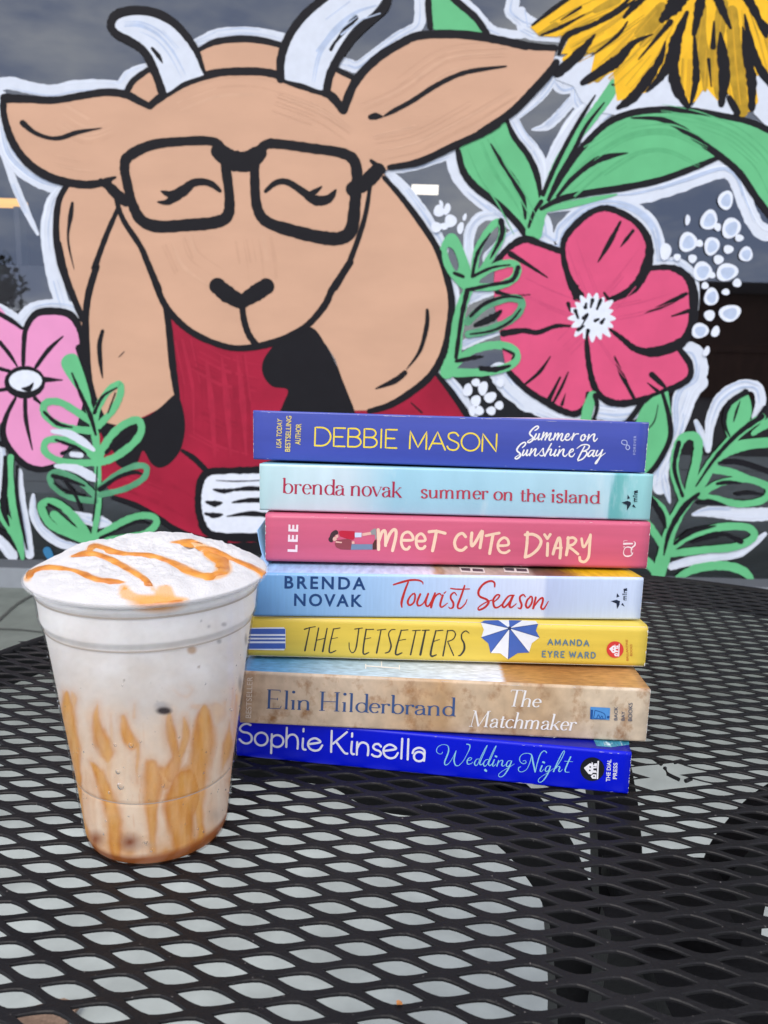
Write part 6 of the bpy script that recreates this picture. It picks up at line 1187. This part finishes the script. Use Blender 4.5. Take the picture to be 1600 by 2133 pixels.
blob('G', 1066, 1210, 34, 30, (196, 166, 138), .9, .5); blob('G', 1218, 1162, 18, 18, (168, 166, 166), .8, .6); blob('G', 1245, 1068, 20, 16, (176, 174, 178), .8, .6); blob('G', 1160, 1080, 12, 12, (176, 174, 178), .7, .6); blob('G', 1118, 1050, 9, 9, (170, 170, 172), .7, .6); blob('G', 1335, 1400, 16, 60, (120, 120, 124), .6, .7); blob('G', 1366, 1150, 10, 40, (130, 122, 120), .7, .7); blob('G', 690, 1380, 6, 8, (170, 160, 150), .8); blob('G', 1105, 1305, 8, 10, (180, 168, 158), .8)
blob('G', 870, 955, 190, 60, (232, 160, 60), .95, .6); blob('G', 1440, 830, 60, 40, (206, 182, 130), .5, .9)
bt = np.clip((.0062 - zz + .0016 * np.clip((px[:, 0] - 300) / 150, -1, 1)) / .0024, 0, 1) * .92; col = col * (1 - bt[:, None]) + lc((158, 84, 28))[None] * bt[:, None]
mott = (fbm(px[:, 0] / 9, px[:, 1] / 9, 31) - .47) * .10 + (fbm(px[:, 0] / 70, px[:, 1] / 70, 37) - .47) * .12
col = np.clip(col * (1 + mott[:, None]) * np.array([[1.02, 1.0, .955]]), 0, 1)
fs = []
for i in range(NZ - 1):
    for k in range(NT): fs.append((i * NT + k, i * NT + (k + 1) % NT, (i + 1) * NT + (k + 1) % NT, (i + 1) * NT + k))
fs.append(tuple(range(NT - 1, -1, -1))); fs.append(tuple((NZ - 1) * NT + k for k in range(NT)))
def vcol_mat(name, rough, sss=.0, bump=0, bs=600, k=.92, coat=0.0):
    m = bpy.data.materials.new(name); t, b_, N, Lk = nodes(m); at = N.new('ShaderNodeVertexColor'); at.layer_name = 'pigment'
    Lk(at.outputs[0], b_.inputs['Base Color']); setp(b_, 'Roughness', rough); setp(b_, 'Subsurface Weight', sss); setp(b_, 'Subsurface Radius', (.004, .003, .002)); setp(b_, 'Subsurface Scale', .6); setp(b_, 'Coat Weight', coat)
    if bump:
        n2 = N.new('ShaderNodeTexNoise'); n2.inputs['Scale'].default_value = bs; n2.inputs['Detail'].default_value = 4; tc = N.new('ShaderNodeTexCoord'); Lk(tc.outputs['Object'], n2.inputs['Vector'])
        bp = N.new('ShaderNodeBump'); bp.inputs['Strength'].default_value = bump; bp.inputs['Distance'].default_value = .0006; Lk(n2.outputs['Fac'], bp.inputs['Height']); Lk(bp.outputs[0], b_.inputs['Normal'])
    return m
def set_cols(o, c):
    at = o.data.color_attributes.new('pigment', 'FLOAT_COLOR', 'POINT'); a = np.ones((len(o.data.vertices), 4), np.float32); a[:len(c), :3] = c * (1.0 if len(c) > 50000 else .93); at.data.foreach_set('color', a.ravel())
mb = MB(); mb.add(vs, fs)
drink = cup_part(mb, 'drink', vcol_mat('milky_coffee', .5, .15)); set_cols(drink, col)
# clear wall with its steps, rolled rim and foot
clear = bpy.data.materials.new('clear_plastic'); t, b_, N, Lk = nodes(clear); N.remove(b_); out = [x for x in N if x.type == 'OUTPUT_MATERIAL'][0]
gl = N.new('ShaderNodeBsdfGlossy'); gl.inputs['Roughness'].default_value = .06; tr = N.new('ShaderNodeBsdfTransparent'); tr.inputs['Color'].default_value = (.992, .992, .995, 1)
lw = N.new('ShaderNodeLayerWeight'); lw.inputs['Blend'].default_value = .22; ml = N.new('ShaderNodeMath'); ml.operation = 'MULTIPLY_ADD'; ml.inputs[1].default_value = .36; ml.inputs[2].default_value = .03
Lk(lw.outputs['Fresnel'], ml.inputs[0]); ms = N.new('ShaderNodeMixShader'); Lk(ml.outputs[0], ms.inputs[0]); Lk(tr.outputs[0], ms.inputs[1]); Lk(gl.outputs[0], ms.inputs[2]); Lk(ms.outputs[0], out.inputs[0])
tcn = N.new('ShaderNodeTexCoord'); nn = N.new('ShaderNodeTexNoise'); nn.inputs['Scale'].default_value = 260; Lk(tcn.outputs['Object'], nn.inputs['Vector']); bp = N.new('ShaderNodeBump'); bp.inputs['Strength'].default_value = .25; bp.inputs['Distance'].default_value = .0006; Lk(nn.outputs['Fac'], bp.inputs['Height']); Lk(bp.outputs[0], gl.inputs['Normal'])
prof = [(.0285, .0008), (.0300, .0)] + [(R_out(z), z) for z in np.concatenate([np.linspace(.001, .0195, 9), np.linspace(.0280, .0312, 9), np.linspace(.034, .092, 12), np.linspace(.0935, .0990, 10), np.linspace(.100, .107, 4), np.linspace(.1076, .1110, 9), np.linspace(.112, .1135, 3)])]
mb = MB(); mb.lathe(prof, 160); cup_part(mb, 'cup_wall', clear)
lip = []
for k in range(15):
    a = math.radians(-150 + 300 * k / 14); lip.append((.0490 + .0009 * math.cos(a) * 1.2, .1142 + .0009 * math.sin(a)))
rimm = bpy.data.materials.new('rim_plastic'); t, b_, N, Lk = nodes(rimm); setp(b_, 'Base Color', (.93, .93, .95, 1)); setp(b_, 'Roughness', .12); setp(b_, 'Alpha', .16); setp(b_, 'IOR', 1.5)
mb = MB(); mb.lathe([(.0474, .1130)] + lip + [(.0474, .1146)], 160); cup_part(mb, 'rim', rimm)
# thin tan rings: shade of the moulded creases, put in as colour
mb = MB()
for z, w in ((.0295, .0002), (.0952, .0003), (.1087, .00035)):
    mb.lathe([(R_out(z) - .0005, z - w), (R_out(z) - .00045, z), (R_out(z) - .0005, z + w)], 120)
cup_part(mb, 'crease_shade_ring', mat('ring_shade', (200, 188, 176), rough=.4, k=.9))
# foam
driz = [([(150, 815), (175, 780), (225, 757), (300, 752), (400, 765), (470, 790), (540, 818), (620, 828), (690, 835)], [40, 36, 34, 34, 26, 36, 40, 34, 20]), ([(690, 865), (705, 900), (760, 920), (860, 935), (950, 935), (1030, 930)], [44, 66, 50, 50, 54, 30]), ([(395, 690), (490, 668), (580, 692), (660, 730), (740, 775), (810, 822), (855, 880)], [18, 30, 36, 36, 44, 30, 20]), ([(880, 920), (905, 880), (935, 870), (950, 915)], [50, 64, 40, 40]),
        ([(480, 668), (520, 632), (570, 640), (640, 665), (720, 675), (820, 680), (900, 702), (980, 735), (1050, 772), (1130, 798), (1190, 800), (1240, 765), (1225, 715), (1170, 685), (1135, 650)], [24, 40, 36, 34, 24, 22, 34, 40, 54, 44, 50, 76, 70, 56, 40]), ([(950, 612), (1060, 612), (1130, 640), (1220, 672), (1300, 708), (1380, 742), (1440, 772), (1478, 800)], [16, 44, 46, 36, 30, 34, 40, 60])]
DP = []
for pts, ws in driz:
    P = np.array(catmull(Z('G', pts), False, 9)); DP.append((P, np.interp(np.linspace(0, 1, len(P)), np.linspace(0, 1, len(ws)), ws) / FR['G'][2]))
def foam_base(x, y):
    rr = np.clip(np.hypot(x, y) / .0492, 0, 1)
    return .1148 + .0062 * (1 - rr ** 4) + .0030 * np.clip(y / .03, -.3, 1) * (1 - rr ** 5) + (fbm(x * 60 + 7, y * 60 + 3, 41, 2) - .37) * .0052 * (1 - rr ** 8)
def foam_h(x, y):
    rr = np.clip(np.hypot(x, y) / .0492, 0, 1); bs = foam_base(x, y)
    q = np.array([proj(CC + Vector((float(a_), float(b_), float(c_) * ZS))) for a_, b_, c_ in zip(np.ravel(x), np.ravel(y), np.ravel(bs))])
    far = np.full(len(q), 1e9)
    for P, w in DP:
        for j in range(0, len(P), 2): far = np.minimum(far, np.hypot(q[:, 0] - P[j][0], (q[:, 1] - P[j][1]) * 1.5) - w[j] * .5)
    k = np.clip((far - 1) / 9, 0, 1).reshape(np.shape(x))
    return bs + ((fbm(x * 210 + 7, y * 210 + 3, 43, 3) - .44) * .0026 + (fbm(x * 620, y * 620, 47, 2) - .37) * .0010) * (1 - rr ** 8) * k
NR, NA = 90, 200; vs = [(0, 0, float(foam_h(np.array([0.]), np.array([0.]))[0]))]; fs = []
for i in range(1, NR + 1):
    r = .0492 * i / NR; a = 2 * np.pi * np.arange(NA) / NA; X = r * np.cos(a); Y = r * np.sin(a); Hh = foam_h(X, Y)
    vs += list(zip(X, Y, Hh))
for k in range(NA): fs.append((0, 1 + k, 1 + (k + 1) % NA))
for i in range(NR - 1):
    for k in range(NA): fs.append((1 + i * NA + k, 1 + (i + 1) * NA + k, 1 + (i + 1) * NA + (k + 1) % NA, 1 + i * NA + (k + 1) % NA))
last = 1 + (NR - 1) * NA; n0 = len(vs); vs += [(x * .962, y * .962, .1128) for x, y, z in vs[last:last + NA]]
for k in range(NA): fs.append((last + k, n0 + k, n0 + (k + 1) % NA, last + (k + 1) % NA))
mb = MB(); mb.add(vs, fs); foam = cup_part(mb, 'milk_foam', vcol_mat('foam', .65, .12, .7, 1300))
# drizzle laid on the foam
fcol = np.tile(lc((212, 210, 209)), (len(vs), 1)); FP = np.array([proj(CC + Vector((v[0], v[1], v[2] * ZS))) for v in vs]); xy = np.array([(v[0], v[1]) for v in vs])
fcol *= (1 + (fbm(xy[:, 0] * 300, xy[:, 1] * 300, 51) - .5)[:, None] * .06)
d = np.hypot((FP[:, 0] - 326) / 68, (FP[:, 1] - 1254) / 20); f_ = np.clip((1 - d) / .5, 0, .95); fcol = fcol * (1 - f_[:, None]) + lc((222, 146, 50))[None] * f_[:, None]
mb = MB()
for P, w in DP:
    dmin = np.full(len(FP), 1e9); wm = np.zeros(len(FP))
    for j in range(len(P)):
        d = np.hypot(FP[:, 0] - P[j][0], (FP[:, 1] - P[j][1]) * 1.4); m_ = dmin > d; dmin[m_] = d[m_]; wm[m_] = w[j]
    f_ = np.clip((wm * .75 - dmin) / 8, 0, .8); fcol = fcol * (1 - f_[:, None]) + lc((226, 164, 88))[None] * f_[:, None]
    N_ = len(P); vv = []
    for i in range(N_):
        tg = P[min(i + 2, N_ - 1)] - P[max(i - 2, 0)]; tg = tg / (np.hypot(*tg) + 1e-9); nr = np.array([-tg[1], tg[0]]); wi_ = w[i] * (1.22 + .2 * math.sin(i * .31) + .10 * math.sin(i * .83 + 1)) * .5
        ends = min(1, (i + .3) / 5, (N_ - .7 - i) / 5); wi_ *= max(.12, ends)
        for s_, hgt in ((-1, -.0004), (-.7, .00012), (-.35, .00040), (0, .00052), (.35, .00040), (.7, .00012), (1, -.0004)):
            q = P[i] + nr * wi_ * s_ * (1 if abs(nr[0]) > .6 else .85)
            p = at_z(q[0], q[1], CZ + .1185 * ZS) - CC
            for _ in range(5):
                rr = math.hypot(p.x, p.y); s2 = min(1, .0490 / rr) if rr > 0 else 1
                z = float(foam_base(np.array(p.x * s2), np.array(p.y * s2))); p = at_z(q[0], q[1], CZ + z * ZS) - CC
            rr = math.hypot(p.x, p.y)
            if rr > .0495: p.x *= .0495 / rr; p.y *= .0495 / rr
            vv.append((p.x, p.y, z + hgt * min(1, w[i] / 12)))
    ff = []
    for i in range(N_ - 1):
        for k in range(6): ff.append((7 * i + k, 7 * i + 7 + k, 7 * i + 7 + k + 1, 7 * i + k + 1))
    mb.add(vv, ff)
cara = bpy.data.materials.new('caramel'); t, b_, N, Lk = nodes(cara)
tcn = N.new('ShaderNodeTexCoord'); nn = N.new('ShaderNodeTexNoise'); nn.inputs['Scale'].default_value = 140; nn.inputs['Detail'].default_value = 4; Lk(tcn.outputs['Object'], nn.inputs['Vector']); r_ = N.new('ShaderNodeValToRGB'); r_.color_ramp.elements[0].position = .32; r_.color_ramp.elements[0].color = (*lin((186, 108, 32)), 1); r_.color_ramp.elements[1].position = .66; r_.color_ramp.elements[1].color = (*lin((222, 150, 62)), 1)
Lk(nn.outputs['Fac'], r_.inputs[0]); Lk(r_.outputs[0], b_.inputs['Base Color']); setp(b_, 'Roughness', .3); setp(b_, 'Subsurface Weight', .0); setp(b_, 'Subsurface Radius', (.004, .002, .0006)); setp(b_, 'Coat Weight', .2)
cup_part(mb, 'caramel_drizzle', cara); set_cols(foam, np.clip(fcol, 0, 1))
# beads of water on the wall
dropm = bpy.data.materials.new('water_drop'); t, b_, N, Lk = nodes(dropm); setp(b_, 'Base Color', (1, 1, 1, 1)); setp(b_, 'Roughness', .03); setp(b_, 'IOR', 1.33); setp(b_, 'Transmission Weight', 1.0)
mb = MB()
def drop(p, n_, r):
    a = n_.cross(Vector((0, 0, 1))).normalized(); c = Vector((0, 0, 1)); v = []; f = []
    for i in range(5):
        el = math.pi / 2 * i / 4
        for k in range(8):
            g_ = 2 * math.pi * k / 8; v.append(p + n_ * (r * .55 * math.sin(el)) + (a * math.cos(g_) + c * (math.sin(g_) * 1.15)) * (r * math.cos(el) + 1e-6))
    for i in range(4):
        for k in range(8): f.append((i * 8 + k, i * 8 + (k + 1) % 8, i * 8 + 8 + (k + 1) % 8, i * 8 + 8 + k))
    mb.add(v, f)
spots = [('K', 728, 272, 13), ('K', 655, 420, 12), ('K', 670, 500, 18), ('K', 905, 495, 10), ('K', 640, 270, 8), ('K', 810, 810, 10), ('K', 330, 60, 9)]
for fr, x, y, r in spots:
    X, Y = Z(fr, [(x, y)])[0]; p = px_cup(X, Y, 0); drop(p, Vector((p.x, p.y, 0)).normalized(), r / FR[fr][2] * .00021)
for _ in range(150):
    a = random.uniform(math.pi, 2 * math.pi); z = random.uniform(.008, .084); R_ = R_out(z); n_ = Vector((math.cos(a), math.sin(a), 0)); drop(Vector((n_.x * R_, n_.y * R_, z)), n_, .00016 + .0004 * random.random() ** 3)
cup_part(mb, 'water_beads', dropm)

# ================================================================== WHAT THE WINDOW MIRRORS (behind the camera, across the lot)
bark = mat('bark', (86, 70, 58), rough=.95, var=.3, scale=8); leafm = mat('tree_leaves', (70, 88, 56), rough=.7, var=.5, scale=1.2, k=.8, dark=(38, 50, 34))
def make_tree(x, y, H, Rr, label, seed):
    r = random.Random(seed)
    tr_ = tag(empty('broad_tree', (x, y, 0)), label, 'tree', 'trees across the lot')
    mb = MB(); mb.tube([(0, 0, 0), (.1, 0, H * .2), (.0, .05, H * .45)], [.24, .18, .1], 8); mb.tube([(.05, 0, H * .3), (Rr * .4, .1, H * .55)], [.1, .04], 6); mb.tube([(.0, 0, H * .3), (-Rr * .4, -.1, H * .6)], [.1, .04], 6); mb.build('trunk', bark, tr_)
    mb = MB()
    cl = [(r.uniform(-1, 1) * Rr * .75, r.uniform(-1, 1) * Rr * .6, H * r.uniform(.4, .9), Rr * r.uniform(.25, .5)) for _ in range(14)]
    for _ in range(2600):
        c = r.choice(cl); v = Vector((r.gauss(0, 1), r.gauss(0, 1), r.gauss(0, 1))).normalized() * c[3] * r.random() ** .4
        p = Vector(c[:3]) + v; a = Vector((r.gauss(0, 1), r.gauss(0, 1), r.gauss(0, 1))).normalized() * .16; b2 = Vector((r.gauss(0, 1), r.gauss(0, 1), r.gauss(0, 1))).normalized() * .16
        mb.add([p - a, p - b2, p + a, p + b2], [(0, 1, 2, 3)])
    mb.build('crown', leafm, tr_)
for i, (x, y, H, Rr, lb) in enumerate([(-22, -34, 5.2, 3.2, 'leafy tree mirrored at the left edge of the window'), (19, -32, 5.6, 3.4, 'leafy tree mirrored beside the white blossom dots'), (27, -36, 6.4, 3.8, 'taller leafy tree mirrored at the right edge of the window'), (11, -42, 5.0, 3.0, 'small leafy tree mirrored behind the pink flower')]): make_tree(x, y, H, Rr, lb, 40 + i)
bld = tag(empty('brick_building', (15, -20, 0)), 'low brown building with a red sign mirrored at the right of the window', 'building')
mb = MB(); mb.box(-7, 12, -3, 3, 0, 2.9); mb.build('wall', mat('brown_brick', (96, 66, 52), rough=.9, var=.3, scale=5), bld)
mb = MB(); mb.box(-7.3, 12.3, -3.3, 3.3, 2.9, 3.2); mb.build('roof', mat('dark_roof', (62, 58, 58), rough=.8, var=.2, scale=4), bld)
mb = MB(); mb.lathe([(0.001, -.05), (.7, -.05), (.7, .05), (.001, .05)], 32); sg = mb.build('sign', mat('sign_red', (150, 40, 40), rough=.5), bld); sg.rotation_euler = (math.pi / 2, 0, 0); sg.scale = (1.3, 1, .7); sg.location = (-3.2, 3.1, 1.9)
pole = tag(empty('light_pole', (11.5, -16, 0)), 'tall thin dark pole mirrored above the pink flower', 'pole')
mb = MB(); mb.tube([(0, 0, 0), (0, 0, 7.5)], [.1, .07], 10); mb.build('shaft', mat('pole_dark', (50, 50, 54), rough=.5), pole); mb = MB(); mb.box(-.5, .5, -.12, .12, 7.5, 7.62); mb.build('lamp_head', mat('lamp_grey', (90, 90, 94), rough=.5), pole)

# ================================================================== SMALL THINGS
def scrap(name, label, cat, p, pts, rgb, rz=0, th=.0006):
    o = tag(empty(name, p, rz), label, cat); mb = MB(); n = len(pts)
    v = [(x, y, th * .5 + th * .6 * math.sin(i * 1.7)) for i, (x, y) in enumerate(pts)]
    mb.add(v + [(x, y, z + th) for x, y, z in v], [tuple(range(n - 1, -1, -1)), tuple(n + i for i in range(n))] + [(i, (i + 1) % n, n + (i + 1) % n, n + i) for i in range(n)])
    m = mb.build('blade' if 'leaf' in name else 'piece', mat(name + '_colour', rgb, rough=.8, var=.3, scale=200), o); return o
scrap('crumb', 'tiny orange crumb on a mesh strand at the front of the table', 'crumb', at_z(832, 2092, TZ + .0002), [(-.0009, -.0005), (0, -.0008), (.001, -.0004), (.0008, .0005), (-.0002, .0007), (-.001, .0003)], (196, 130, 70))
scrap('dry_leaf', 'curled brown dry leaf lying on the pavement below the table edge', 'leaf', at_z(88, 2132, .006), [(-.045, 0), (-.03, -.022), (0, -.03), (.03, -.02), (.05, .004), (.03, .024), (-.005, .03), (-.032, .02)], (128, 104, 86), .4, .006)
